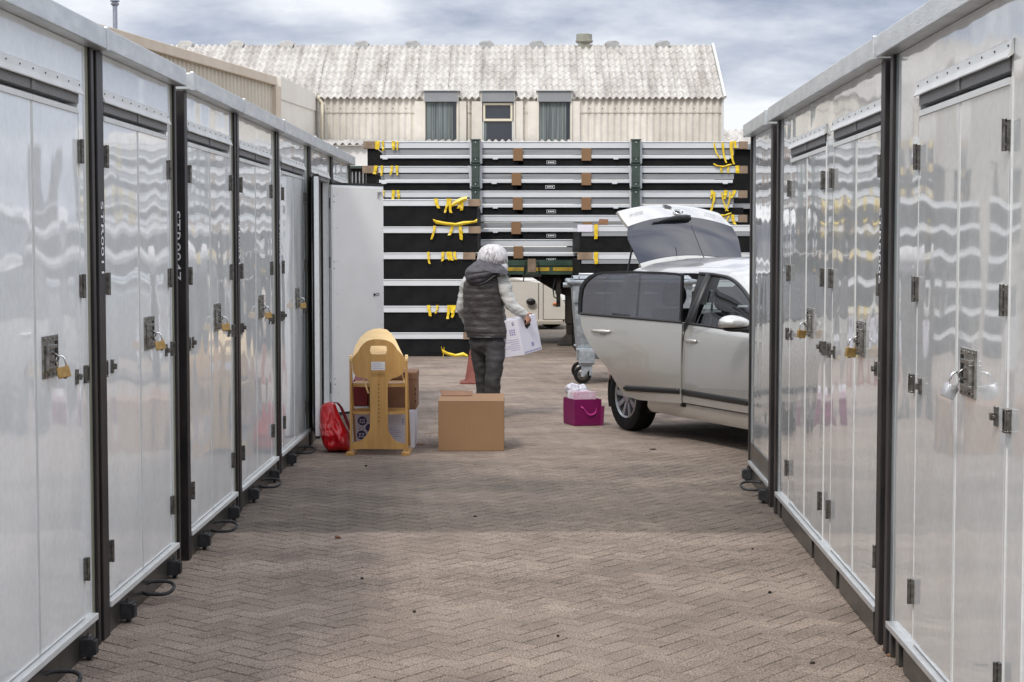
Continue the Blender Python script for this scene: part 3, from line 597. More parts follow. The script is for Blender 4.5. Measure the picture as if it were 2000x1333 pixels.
X0l, X1l = PX(711, YL), PX(1459, YL)
ztops = [PZ(277, YL), PZ(325, YL), PZ(373, YL), PZ(420.5, YL), PZ(468, YL)]
names = ['topmost long module of the stack on the trailer', 'second long module from the top of the trailer stack', 'third long module from the top of the trailer stack, behind the raised tailgate', 'fourth long module from the top of the trailer stack', 'lowest long module, lying on the green trailer bed']
for k, z in enumerate(ztops): module_long(z, YL, X0l-(0.02 if k == 1 else 0), X1l, names[k], gA, seed=k, lastz=0.40 if k < 4 else 0.33)
# green stanchions clamping the stack
for pxp, lab in ((929, 'green steel stanchion clamped to the left part of the module stack'), (1241, 'green steel stanchion clamped to the right part of the module stack')):
    xc = PX(pxp, YL-0.1); t = thing('stanchion', lab, 'stanchion', (xc, YL-0.1, PZ(400, YL)), 0, 'stanchions on the module stack')
    zt = PZ(273, YL-0.1)
    for k in range(3):
        a = zt-k*0.40; mb = MB(); mb.box(xc-.065, xc+.065, YL-.16, YL-.02, a-.385, a); mb.box(xc-.085, xc+.085, YL-.175, YL-.02, a-.012, a+.004); mb.box(xc-.05, xc+.05, YL-.17, YL-.161, a-.30, a-.16); mb.box(xc-.075, xc+.075, YL-.172, YL-.02, a-.375, a-.355); finish('sleeve', mb, M_green, t, bevel=.003)
        mb = MB(); mb.add([(xc-.067,YL-.06,a-.02), (xc-.10-.02*(k%2),YL-.06,a-.02), (xc-.088,YL-.06,a-.385), (xc-.067,YL-.06,a-.385), (xc-.067,YL-.03,a-.02), (xc-.10,YL-.03,a-.02), (xc-.088,YL-.03,a-.385), (xc-.067,YL-.03,a-.385)], [(0,1,2,3),(7,6,5,4),(0,4,5,1),(1,5,6,2),(2,6,7,3),(3,7,4,0)])
        mb.box(xc+.067, xc+.105, YL-.06, YL-.03, a-.385, a-.02); finish('side_plate', mb, M_rail, t)
        mb = MB(); mb.ell((xc, YL-.178, a-.05), .009,.006,.009,8,5); mb.ell((xc, YL-.178, a-.32), .009,.006,.009,8,5); finish('bolt', mb, M_white, t)
# stack seen end-on, left, standing on the ground
def module_end(zt, zb, Y, X0, X1, label, grp, seed, right=False, flap=True, depth=5.8):
    rr = random.Random(seed)
    t = thing('flat_packed_module', label, 'flat-packed module', ((X0+X1)/2, Y, zb), 0, grp)
    a, b = (X0, X1-0.20) if not right else (X0+0.22, X1)
    finish('top_rail', MB().box(a, b, Y, Y+0.10, zt-0.095, zt).box(a, b, Y-.01, Y-.001, zt-.014, zt), M_rail, t, bevel=.004)
    mb = MB(); mb.box(X0+.03, X1-.08, Y+.02, Y+depth, zb+.002, zt-.096)
    finish('board', mb, M_black, t)
    if right: finish('middle_rail', MB().box(X0+.06, X1, Y, Y+.02-.001, zt-.16, zt-.10), M_rail2, t)
    mb = MB()
    ex = (X1-.62, X1-.38) if not right else (X0+.28, X0+.58)
    for c in ex: mb.box(c-.085, c+.085, Y+.012, Y+.019, zb+.055, zb+.15)
    finish('fork_slot', mb, M_slot, t)
    c0, c1 = (X1-.21, X1-.03) if not right else (X0, X0+.22)
    finish('cardboard_end', MB().box(c0, c1, Y-.012, Y+.12, zt-.10, zt+.004), M_card2 if not (right and seed == 20) else M_wbox, t, bevel=.004)
    mb = MB()
    if not right:
        for cx, wv in [(c_+rr.uniform(-.05,.05), w__) for c_, w__ in ((.62,.05), (.46,.04), (.37,.045), (.29,.06), (.24,.05)) if rr.random() < .9][:(5 if flap else 0)]:
            tape_piece(mb, X1-cx-.1, X1-cx-.1+wv, Y-.02, zt-.10-rr.uniform(0,.10), zt+.012, rr.uniform(-.03,.03))
    else:
        tape_piece(mb, X0+.24, X0+.31, Y-.02, zt-.15-rr.uniform(0,.05), zt+.008, .0)
    if mb.v: finish('yellow_tape', mb, M_tape, t)
    return t, X1
gB = 'flat-packed modules stacked on the ground on the left'; YB = 24.8
XB0, XB1 = PX(600, YB), PX(943, YB)
ys = [390, 443, 494, 546, 598, 650, 697]
nm = ['topmost module of the left ground stack, torn yellow tape on its corner', 'second module from the top of the left ground stack, with a long twisted yellow strap', 'third module from the top of the left ground stack, left of the white hair', 'fourth module from the top of the left ground stack, behind the grey vest', 'fifth module from the top of the left ground stack, behind the elbow', 'lowest module of the left ground stack, standing on the paving']
zs_ = [PZ(y, YB) for y in ys]; zs_[-1] = 0.0
for k in range(6): module_end(zs_[k], zs_[k+1], YB, XB0, XB1-(0.08 if k > 1 else 0), nm[k], gB, 10+k, flap=(k in (0,1,2,4)))
# loose yellow straps
def strap(pts, w_, label, r=0.0):
    mb = MB(); rows = []
    for i, p in enumerate(pts):
        p = Vector(p); wv = w_*(0.6+0.5*abs(math.sin(i*1.9))); rows.append([p+Vector((0,0,-wv/2)), p+Vector((0.01*math.sin(i),-0.015,0)), p+Vector((0,0,wv/2)), p+Vector((0,0.012,0)), p+Vector((0,0,-wv/2))])
    mb.grid(rows); tag(finish('tape_strip', mb, M_tape), label, 'tape')
strap([P(x, y, YB-.05) for x, y in ((846,430),(852,434),(870,437),(890,439),(905,436),(925,434),(932,431))], 0.05, 'long yellow tape strip hanging across the second left module')
strap([P(x, y, YB-.05) for x, y in ((882,402),(890,396),(902,390),(912,388))], 0.07, 'crumpled yellow tape on the topmost left module')
strap([P(862,678,24.4), P(864,686,24.4), P(874,691,24.4), P(890,695,24.4), P(905,692,24.4), P(914,696,24.4)], 0.05, 'yellow tape lying at the foot of the left ground stack')
strap([P(865,700,24.4), P(866,690,24.42), P(867,680,24.4)], 0.04, 'end of yellow tape sticking up from the paving')
gC = 'flat-packed modules stacked on the ground behind the car'; YC = 24.6
XC0 = PX(1128, YC)
nmC = ['topmost module of the right stack, white wrapped corner, behind the tailgate', 'second module of the right stack, taped cardboard corner behind the car', 'third module of the right stack, mostly hidden by the car', 'fourth module of the right stack, low behind the bin', 'lowest module of the right stack, on the ground behind the bin']
zc_ = [PZ(440, YC), PZ(494, YC), PZ(548, YC), 0.80, 0.40, 0.0]
for k in range(5): module_end(zc_[k], zc_[k+1], YC, XC0, XC0+3.4, nmC[k], gC, 20+k, right=True)
mb = MB(); p = P(1170, 433, YC+.1); mb.box(p.x-.1, p.x+.13, YC-.01, YC+.25, zc_[0]+.006, zc_[0]+.016); mb.add([(p.x-.02,YC,zc_[0]+.016),(p.x+.13,YC,zc_[0]+.016),(p.x+.13,YC+.02,zc_[0]+.085),(p.x+.0,YC+.03,zc_[0]+.09)], [(0,1,2,3)])
tag(finish('cardboard_scrap', mb, M_cardD), 'torn brown cardboard scrap on top of the right stack', 'cardboard')
# ---- trailer under the long stack
t = thing('flatbed_trailer', 'green flatbed trailer with yellow stripes carrying the long modules', 'trailer', (0, 28.5, 0))
zt_ = PZ(508, YL+.2); X0t, X1t = PX(725, YL), PX(1560, YL)
finish('deck', MB().box(X0t, X1t, YL-.02, YL+2.5, zt_-.06, zt_), M_greend, t)
finish('side_beam', MB().box(X0t, X1t, YL-.05, YL+.06, zt_-.24, zt_-.061).box(X0t, X1t, YL-.065, YL-.051, zt_-.09, zt_-.07).box(X0t, X1t, YL-.065, YL-.051, zt_-.235, zt_-.215), M_greend, t)
mb = MB()
for a, b in ((760,800),(830,870),(880,925),(986,1023),(1045,1073),(1080,1132),(1150,1200)): mb.box(PX(a,YL), PX(b,YL), YL-.058, YL-.051, zt_-.18, zt_-.12)
finish('reflective_stripe', mb, M_yel, t)
finish('chassis', MB().box(X0t+.3, X1t-.2, YL+.5, YL+.7, 1.10, zt_-.062).box(X0t+.3, X1t-.2, YL+1.7, YL+1.9, 1.10, zt_-.062).add([(PX(1030,YL),YL+.3,zt_-.24),(PX(1132,YL),YL+.3,zt_-.24),(PX(1132,YL),YL+.3,.72),(PX(1090,YL),YL+.3,.86),(PX(1030,YL),YL+2,zt_-.24),(PX(1132,YL),YL+2,zt_-.24),(PX(1132,YL),YL+2,.72),(PX(1090,YL),YL+2,.86)], [(0,1,2,3),(7,6,5,4),(0,4,5,1),(1,5,6,2),(2,6,7,3),(3,7,4,0)]), M_chassis, t)
xl = PX(1112, YL+.4)
finish('landing_leg', MB().box(xl-.07, xl+.10, YL+.25, YL+.45, .35, 1.1).box(xl-.05, xl+.07, YL+.27, YL+.43, .12, .35).add([(xl-.20,YL+.2,.0),(xl+.2,YL+.2,.0),(xl+.2,YL+.5,.0),(xl-.2,YL+.5,.0),(xl-.06,YL+.25,.16),(xl+.1,YL+.25,.16),(xl+.1,YL+.45,.16),(xl-.06,YL+.45,.16)], [(0,1,2,3),(4,5,6,7),(0,1,5,4),(1,2,6,5),(2,3,7,6),(3,0,4,7)]), M_chassis, t)
xv = PX(1091, YL+.1)
finish('winch_bracket', MB().box(xv-.035, xv+.03, YL+.05, YL+.12, PZ(600,YL), PZ(536,YL)).box(xv-.05, xv+.045, YL+.04, YL+.13, PZ(575,YL), PZ(565,YL)).box(xv-.05,xv+.045, YL+.04,YL+.13, PZ(552,YL), PZ(545,YL)), M_chassis, t)
finish('air_hose', MB().tube([P(1085,540,YL), P(1080,565,YL), P(1082,580,YL), P(1090,585,YL)], .012, 6), M_rubber, t)
xk = PX(1039, YL); finish('strap_ratchet', MB().box(xk-.16, xk+.15, YL-.1, YL-.066, PZ(541,YL), PZ(536,YL)).tube([(xk-.1,YL-.08,zt_-.02),(xk-.14,YL-.08,PZ(550,YL))], .01,5).tube([(xk+.1,YL-.08,zt_-.02),(xk+.13,YL-.08,PZ(550,YL))], .01,5), M_chassis, t)
finish('hanging_strap', MB().box(xk-.07, xk+.06, YL-.074, YL-.066, zt_-.20, zt_+.02), M_card2, t)
mb = MB()
for cx in (PX(1180,YL), PX(1300,YL), PX(1420,YL)):
    for yy in (YL+.15, YL+2.0):
        mb2 = MB(); rings = []
        for (o_, r_) in ((0,.40),(.02,.49),(.26,.49),(.28,.40)): rings.append([(cx+r_*math.cos(a), yy+o_, .49+r_*math.sin(a)) for a in [i*2*math.pi/28 for i in range(28)]])
        mb2.rings(rings); finish('wheel', mb2, M_tyre, t, smooth=40)
# dark stack behind the right end
t = thing('flat_packed_module', 'dark module stack standing behind the right end of the trailer', 'flat-packed module', (PX(1480,31), 31, 0))
finish('board', MB().box(PX(1425,30.6), PX(1560,30.6), 30.6, 33, 0, PZ(292,30.6)), M_black, t)
finish('top_rail', MB().box(PX(1422,30.5), PX(1560,30.5), 30.5, 30.59, PZ(292,30.5), PZ(282,30.5)), M_rail2, t)
finish('middle_rail', MB().box(PX(1422,30.5), PX(1560,30.5), 30.5, 30.59, PZ(408,30.5), PZ(398,30.5)), M_rail2, t)
# dark open shed on the far left
t = thing('storage_shed', 'dark metal storage shed glimpsed between the left containers and the module stack', 'shed', (PX(690,33), 33, 0))
finish('wall', MB().box(PX(560,33), PX(728,33), 33, 35, 0, PZ(330,33)), M_chassis, t)
finish('roof', MB().box(PX(560,33)-.1, PX(728,33)+.1, 32.9, 35.1, PZ(330,33)+.001, PZ(325,33)), M_green, t)
mb = MB()
for k in range(5): mb.box(PX(688+k*7,33), PX(690.5+k*7,33), 32.96, 32.999, .3, PZ(336,33))
finish('rib', mb, M_rail2, t)
# ---- van behind the trailer
YV = 33.0
t = thing('parked_van', 'cream van parked behind the green trailer, seen under its bed', 'van', (PX(1040,YV), YV, 0))
outl = [(930,538),(985,539),(1000,541),(1030,549),(1062,552),(1085,562),(1096,580),(1106,600),(1110,622),(1098,628),(930,628)]
pts = [(PX(x,YV), PZ(y,YV)) for x, y in outl]; pts = [(pts[0][0]-2.2, pts[0][1]+.6)]+pts+[(pts[0][0]-2.2, pts[-1][1])]
finish('body', MB().plate(pts, 1.8, lambda u, w_, th: Vector((u, YV+th, w_))), M_van, t, bevel=.03)
finish('sill', MB().box(PX(1010,YV), PX(1100,YV), YV-.02, YV+.05, PZ(634,YV), PZ(627,YV)), M_vanl, t, bevel=.01)
mb = MB()
for x in (1052, 1061): mb.box(PX(x,YV)-.006, PX(x,YV)+.006, YV-.004, YV-.001, PZ(624,YV), PZ(553,YV))
mb.box(PX(985,YV), PX(1061,YV), YV-.004, YV-.001, PZ(549.6,YV), PZ(548.8,YV)); mb.box(PX(1061,YV), PX(1107,YV), YV-.004, YV-.001, PZ(624.6,YV), PZ(623.8,YV))
finish('door_gap', mb, M_trimb, t)
p = P(1037, 590, YV-.06); finish('fuel_cap', MB().ell(p, .095,.05,.07,16,8), M_trimb, t, smooth=True)
p = P(1085, 594, YV-.02); finish('marker_lamp', MB().ell(p, .06,.02,.025,12,6), M_orange, t, smooth=True)
for cx in (PX(1078,YV), PX(880,YV)):
    rings = []
    for (o_, r_) in ((0,.24),(.02,.31),(.2,.31),(.22,.24)): rings.append([(cx+r_*math.cos(a), YV+.12+o_+.2, .31+r_*math.sin(a)) for a in [i*2*math.pi/24 for i in range(24)]])
    finish('wheel', MB().rings(rings), M_tyre, t, smooth=40)
# ================================================================ BUILDINGS
def corr_sheet(mb, A, B, H0, H1, up, nrm, period, amp, seg=6, rows=1, lap=0.0):
    """corrugated sheet from A to B (bottom line), rising along up from H0 to H1; nrm outward; lapped rows"""
    A, B, up, nrm = map(Vector, (A, B, up, nrm)); Lx = (B-A).length; n = int(Lx/period*seg); hh = (H1-H0)/rows
    for r in range(rows):
        rr = []
        for (h, lift) in ((H0+r*hh-lap*(1 if r else 0), lap*0.35+0.0), (H0+r*hh+hh, 0.0)):
            rr.append([A+(B-A)*(i/n)+up*(h+(0.006*math.sin(i/seg*1.0))*(1 if rows > 1 else 0))+nrm*(lift*.45+amp*math.cos(2*math.pi*i/seg)) for i in range(n+1)])
        mb.grid(rr)
        if rows > 1:  # thickness of the lap
            lo = rr[0]; mb.grid([lo, [v-nrm*(lap*0.16+.004) for v in lo]])
YW = 55.0
t = thing('factory_building', 'long pale building with corrugated walls and a mossy corrugated roof behind the modules', 'building', (0, YW, 0))
xw0, xw1 = PX(560, YW), PX(1408, YW); ze = PZ(192, YW)
finish('wall', MB().box(xw0, xw1-.05, YW+.06, YW+9, 0, ze-.05), M_corr, t)
zlap = PZ(219, YW)
mb = MB(); corr_sheet(mb, (xw0,YW,0), (xw1,YW,0), 0, zlap, (0,0,1), (0,-1,0), 0.212, 0.046)
corr_sheet(mb, (xw0,YW-.03,0), (xw1,YW-.03,0), zlap-.03, ze+.02, (0,0,1), (0,-1,0), 0.212, 0.048); finish('wall_cladding', mb, M_corr, t, smooth=True)
mb = MB()
for i in range(int((xw1-xw0)/.424)): mb.ell((xw0+.1+i*.424, YW-.075, zlap+.10), .022,.02,.022,6,4)
finish('fixing_bolt', mb, M_grime, t); bpy.context.scene.collection.objects[-1:] if False else None
YR = 58.3; zr = PZ(88.5, YR)
A = Vector((xw0-.1, YW-.16, ze-.02)); slope = Vector((0, YR-YW+.16, zr-ze+.02)); Ls = slope.length; up = slope.normalized(); nr = Vector((0, -up.z, up.y))
mb = MB(); corr_sheet(mb, A, (xw1+.08, A.y, A.z), 0, Ls, up, nr, 0.212, 0.045, rows=8, lap=0.12)
roof = finish('roof', mb, M_roofm, t, smooth=40)
# far part of the roof, that runs on to the left behind the annex
mb = MB(); xr0 = PX(280, YR); corr_sheet(mb, (xr0, A.y, A.z), (xw0-.1, A.y, A.z), 0, Ls, up, nr, 0.212, 0.045, rows=8, lap=0.12)
finish('roof', mb, M_roofm, t, smooth=40)
mb = MB(); mb.add([(xr0,YR,zr-.02),(xw1+.08,YR,zr-.02),(xw1+.08,YR+4,ze),(xr0,YR+4,ze)], [(0,1,2,3)]); mb.add([(xw1,YW,ze),(xw1,YR,zr-.05),(xw1,YR+4,ze),(xw1,YR+4,0),(xw1,YW,0)], [(0,1,2,3,4)]); finish('rear_roof', mb, M_corr, t)
mb = MB(); mb.tube([(xw1+.09,YW-.16,ze+.02),(xw1+.09,YR,zr+.04)], .05, 6); mb.tube([(xw1+.02,YW-.02,0),(xw1+.02,YW-.02,ze)], .04, 6); finish('verge_trim', mb, M_white, t)
mb = MB()
for k in range(15):   # dark moss lines where two sheets meet
    x = xw0+1.0+k*1.06; 
    if x < xw1-.3: mb.obox(Vector((x,A.y,A.z))+nr*.012+up*.1, (0.035,0,0), nr*.012, up*(Ls-.25))
finish('sheet_seam', mb, mat('moss_seam', (0.16,0.145,0.12), 0.95, 0, (0.5,0.47,0.42), 5, (1,1,2), lo=.4, hi=.6), t)
for k, px_ in enumerate((368,467,564,709,807,950,1048,1194,1292)):
    x = PX(px_, YR); mb = MB(); z = zr+.0
    mb.add([(x-.18,YR-.15,z-.12),(x+.18,YR-.15,z-.12),(x+.25,YR-.2,z+.05),(x+.14,YR-.2,z+.13),(x-.14,YR-.2,z+.13),(x-.25,YR-.2,z+.05), (x-.18,YR+.2,z-.12),(x+.18,YR+.2,z-.12),(x+.25,YR+.2,z+.05),(x+.14,YR+.2,z+.13),(x-.14,YR+.2,z+.13),(x-.25,YR+.2,z+.05)], [(0,1,2,3,4,5),(11,10,9,8,7,6)]+[(i,(i+1)%6,(i+1)%6+6,i+6) for i in range(6)])
    mb.use(M_grime) if False else None
    finish('ridge_vent', mb, M_alu, t)
x = PX(1140, YR); mb = MB(); mb.box(x-.2,x+.2,YR-.2,YR+.2,zr-.2,zr+.07)
rings = [[(x+r_*math.cos(a), YR+r_*math.sin(a), zz) for a in [i*2*math.pi/16 for i in range(16)]] for (r_, zz) in ((.22,zr+.05),(.30,zr+.10),(.30,zr+.16),(.27,zr+.18),(.27,zr+.36),(.22,zr+.38))]
mb.rings(rings); finish('roof_fan', mb, M_vent, t, smooth=40)
# windows with surrounds
for wi, (a, b) in enumerate(((831,893),(942,1003),(1052,1114))):
    xa, xb = PX(a,YW-.2), PX(b,YW-.2); z1 = PZ(178,YW-.2); zh = PZ(198,YW-.2); z0 = PZ(292,YW-.2)
    fr = finish('window_surround', MB().box(xa-.34, xa-.001, YW-.13, YW+.05, z0-.1, zh+.0).box(xb+.001, xb+.30, YW-.13, YW+.05, z0-.1, zh).box(xa-.05,xa-.002,YW-.2,YW-.131,z0,z1).box(xb+.002,xb+.05,YW-.2,YW-.131,z0,z1), M_corr, t)
    finish('window_head', MB().add([(xa-.02,YW-.26,zh-.02),(xb+.02,YW-.26,zh-.02),(xb+.02,YW-.22,z1),(xa-.02,YW-.22,z1),(xa-.02,YW+.3,zh-.02),(xb+.02,YW+.3,zh-.02),(xb+.02,YW+.5,z1),(xa-.02,YW+.5,z1)], [(0,1,2,3),(7,6,5,4),(0,4,5,1),(1,5,6,2),(2,6,7,3),(3,7,4,0)]), M_head, t)
    finish('flashing', MB().box(xa-.09, xb+.10, YW-.29, YW+.5, z1+.001, z1+.035), M_white, t)
    g = finish('window', MB().box(xa, xb, YW-.10, YW-.06, z0, zh-.021), M_wglass, t)
    if wi == 1:
        zc1, zc2 = PZ(202,YW-.2), PZ(234,YW-.2)
        mb = MB(); mb.box(xa+.03,xb-.03,YW-.17,YW-.101,zc1-.06,zc1+.01); mb.box(xa+.03,xb-.03,YW-.17,YW-.101,zc2-.05,zc2+.03); mb.box(xa+.03,xa+.10,YW-.17,YW-.101,zc2+.03,zc1-.06); mb.box(xb-.10,xb-.03,YW-.17,YW-.101,zc2+.03,zc1-.06); finish('vent_frame', mb, M_creamf, g, bevel=.01)
        mb = MB(); mb.box(xa+.001,xa+.05,YW-.14,YW-.101,z0,zc2-.05); mb.box(xb-.05,xb-.001,YW-.14,YW-.101,z0,zc2-.05); finish('frame', mb, M_white, g)
        finish('net_curtain', MB().box(xa+.06,xa+.15,YW-.105,YW-.101,z0,zc2-.06), M_curtain, g)
    else:
        n = 60; rows = []
        for zz in (z0, zh-.03): rows.append([(xa+.02+(xb-xa-.16)*i/n, YW-.125+.02*math.sin(i*1.15+.6*math.sin(i*.4)), zz) for i in range(n+1)])
        finish('curtain', MB().grid(rows), M_curtain, g, smooth=True)
        finish('frame', MB().box(xa+.001,xa+.018,YW-.15,YW-.101,z0,zh-.02).box(xb-.018,xb-.001,YW-.15,YW-.101,z0,zh-.02), M_creamf, g)
# annex with beige sheeting
t = thing('annex_building', 'beige corrugated annex with rendered end wall behind the left containers', 'building', (-7, 48, 0))
P1 = Vector((PX(135,36), 36, 0)); zc = PZ(30, 36)+.0
P2 = Vector((PX(536,48.7), 48.7, 0)); P3 = Vector((PX(617,54.9), 54.9, 0)); z2 = PZ(150, 48.7); z3 = PZ(187, 54.9)
P0 = P1+(P1-P2).normalized()*12; z0_ = zc
d12 = (P2-P1).normalized(); n12 = Vector((d12.y, -d12.x, 0))
z1_ = zc
mb = MB(); nseg = int((P2-P0).length/.27*6); r0 = []; r1 = []
for i in range(nseg+1):
    f = i/nseg; q = P0+(P2-P0)*f; ztp = zc+(z2-zc)*max(0, ((q-P1).dot(d12))/((P2-P1).length)) if (q-P1).dot(d12) > 0 else zc
    o_ = n12*(.035*max(-.6,min(.6,math.cos(2*math.pi*i/6)))); r0.append(q+o_); r1.append(q+o_+Vector((0,0,ztp-.22)))
mb.grid([r0, r1]); finish('sheet_wall', mb, M_corrb, t, smooth=30)
mb = MB(); a = P1+Vector((0,0,zc)); b = P2+Vector((0,0,z2))
for (s_, e_) in ((P0+Vector((0,0,zc)), a), (a, b)):
    mb.obox(s_+Vector((0,0,-.26))-n12*.3, e_-s_, n12*.42, (0,0,.26))
finish('coping', mb, M_coping, t, bevel=.02)
finish('corner_trim', MB().obox(P2-d12*.12-n12*.3, d12*.42, n12*.43, (0,0,z2-.265)), M_coping, t)
d23 = (P3-P2).normalized(); n23 = Vector((d23.y,-d23.x,0))
P2b = P2+d12*.31+n12*.1
mb = MB(); q0, q1 = P2b, P3; th = -n23*.3
mb.add([q0,q1,q1+Vector((0,0,z3)),q0+Vector((0,0,z2)), q0+th,q1+th,q1+th+Vector((0,0,z3)),q0+th+Vector((0,0,z2))], [(0,1,2,3),(7,6,5,4),(0,4,5,1),(1,5,6,2),(2,6,7,3),(3,7,4,0)]); finish('end_wall', mb, M_render, t)
mb = MB(); o_ = n23*.03
mb.add([q0+o_+Vector((0,0,z2-.62)),q1+o_+Vector((0,0,z3-.50)),q1+o_+Vector((0,0,z3+.05)),q0+o_+Vector((0,0,z2+.04)), q0+Vector((0,0,z2-.62)),q1+Vector((0,0,z3-.5)),q1+Vector((0,0,z3+.05)),q0+Vector((0,0,z2+.04))], [(0,1,2,3),(7,6,5,4),(0,4,5,1),(1,5,6,2),(2,6,7,3),(3,7,4,0)]); finish('fascia_board', mb, M_render, t)
mb = MB(); mb.tube([q1+n23*.08+Vector((0,0,z3-.0)), q1+n23*.12+Vector((.12,0,z3-.25)), q1+n23*.1+Vector((.14,-.1,z3-.6)), q1+n23*.1+Vector((.14,-.1,0))], .05, 6); finish('downpipe', mb, M_creamf, t)
mb = MB(); mb.add([P0+Vector((0,0,zc)), P1+Vector((0,0,zc)), P2+Vector((0,0,z2)), P3+Vector((0,0,z3)), P3+Vector((-25,0,z3)), P0+Vector((-25,0,zc))], [(0,1,2,3,4,5)]); finish('roof_deck', mb, M_coping, t)
# flue
pf = P(225, 50, 62); t = thing('chimney_flue', 'grey metal flue pipe rising above the annex roof', 'flue', (pf.x, 62, 0))
finish('pipe', MB().tube([(pf.x,62,4), (pf.x,62,P(225,10,62).z)], .085, 12), M_flue, t, smooth=40)
mb = MB(); z = P(225,10,62).z
mb.rings([[(pf.x+r_*math.cos(a), 62+r_*math.sin(a), z+h) for a in [i*2*math.pi/14 for i in range(14)]] for r_, h in ((.09,-.05),(.15,.02),(.15,.06),(.10,.07),(.10,.10),(.17,.12),(.17,.16))]); finish('cowl', mb, M_flue, t, smooth=40)
# low building in front, white wall with corrugated roof edge
YS = 50.0
t = thing('low_annex', 'low white building with corrugated roof edge in front of the factory wall', 'building', (0, YS, 0))
za = PZ(285, YS); xa, xb = PX(600, YS), PX(1120, YS)
finish('wall', MB().box(xa, xb, YS+.1, YS+4, 0, za), M_wpaint, t)
mb = MB(); sl = Vector((0, 4.7, PZ(277,54.7)-za)); corr_sheet(mb, (xa-.2,YS-.1,za+.03), (xb,YS-.1,za+.03), 0, sl.length, sl.normalized(), Vector((0,-sl.normalized().z,sl.normalized().y)), .212, .045, rows=2, lap=.1); finish('roof', mb, M_roofm, t, smooth=40)
YT = 64.0
t = thing('distant_shed', 'distant white shed with corrugated roof right of the factory', 'building', (PX(1460,YT), YT, 0))
za = PZ(283, YT); xa, xb = PX(1395, YT), PX(1700, YT)
finish('wall', MB().box(xa, xb, YT+.1, YT+6, 0, za), M_wpaint, t)
mb = MB(); sl = Vector((0, 3.5, PZ(256,YT+3.5)-za)); corr_sheet(mb, (xa-.2,YT-.1,za+.03), (xb,YT-.1,za+.03), 0, sl.length, sl.normalized(), Vector((0,-sl.normalized().z,sl.normalized().y)), .24, .05, rows=3, lap=.12); finish('roof', mb, M_roofm, t, smooth=40)
# ================================================================ CAR
CA = R(24); cd = Vector((math.sin(CA), -math.cos(CA), 0)); co_ = Vector((-math.cos(CA), -math.sin(CA), 0))   # forward, outward on the near side
CP0 = Vector((0.996, 14.9, 0)); WH = 0.83
def CT_(s_, y, z): return CP0+cd*s_+co_*(y-WH)+Vector((0,0,z))    # y from the centre line, + toward the near side
car = thing('estate_car', 'champagne hatchback with raised tailgate and open rear door, half behind the right containers', 'car', CP0-co_*WH+cd*1.2, math.atan2(cd.y, cd.x))
def interp(x, xs, ys):
    if x <= xs[0]: return ys[0]
    for i in range(len(xs)-1):
        if x <= xs[i+1]:
            f = (x-xs[i])/(xs[i+1]-xs[i]); f = f*f*(3-2*f)*0.35+f*0.65; return ys[i]+(ys[i+1]-ys[i])*f
    return ys[-1]
def lerp(x, xs, ys):
    if x <= xs[0]: return ys[0]
    for i in range(len(xs)-1):
        if x <= xs[i+1]: return ys[i]+(ys[i+1]-ys[i])*(x-xs[i])/(xs[i+1]-xs[i])
    return ys[-1]
fx_s = [-0.42, -0.25, 0.3, 0.9, 1.2, 1.45, 1.6, 1.75, 1.88, 2.05, 2.25, 2.6, 3.0, 3.15]
fx_f = [1.33, 1.375, 1.40, 1.41, 1.405, 1.385, 1.345, 1.28, 1.205, 1.09, 0.985, 0.90, 0.78, 0.66]     # window frame top
fx_r = [1.38, 1.44, 1.46, 1.465, 1.46, 1.445, 1.415, 1.36, 1.285, 1.16, 1.02, 0.92, 0.80, 0.68]        # roof rail
def prof(s_):
    taper = 1.0-0.10*max(0, (s_-2.3)/0.85)**2-0.07*max(0, (-0.1-s_)/0.32)**2
    w_ = WH*taper; zb_ = lerp(s_, [-.62,0,1.03,2.2,2.6,3.0,3.15], [1.03,1.02,.995,.965,.88,.77,.65]); zf = lerp(s_, fx_s, fx_f); zr2 = lerp(s_, fx_s, fx_r)
    hi = max(0, min(1, (zf-zb_)/0.40)); cg = 0.05+0.03*hi
    c = [(w_-.14, .20), (w_-.05, .205), (w_-.028, .25), (w_-.030, .325), (w_-.004, .34), (w_, .43), (w_+.004, .62), (w_-.004, .80), (w_-.018, .90), (w_-.045, zb_-.012), (w_-.055, zb_), (w_-.055-.05*hi, zb_+(zf-zb_)*.4), (w_-.055-.085*hi, zb_+(zf-zb_)*.7), (w_-.06-.125*hi, zf), (w_-.075-.15*hi, (zf+zr2)/2+.008), (w_-.11-.17*hi, zr2), (w_-.20-.18*hi, zr2+cg*.45), (w_*.32, zr2+cg*.9), (0, zr2+cg)]
    c = [(y, min(z, zr2+cg) if i < 14 else z) for i, (y, z) in enumerate(c)]
    if s_ > 2.2: c = [(y, min(z, c[18][1]-0.002*(18-i))) for i, (y, z) in enumerate(c)]
    return c
ST = [-.42+i*.05 for i in range(72)]; ST = [x for x in ST]
def arch(s_, z, cx): return math.hypot(s_-cx, z-.31) < .375
GR = [prof(x) for x in ST]
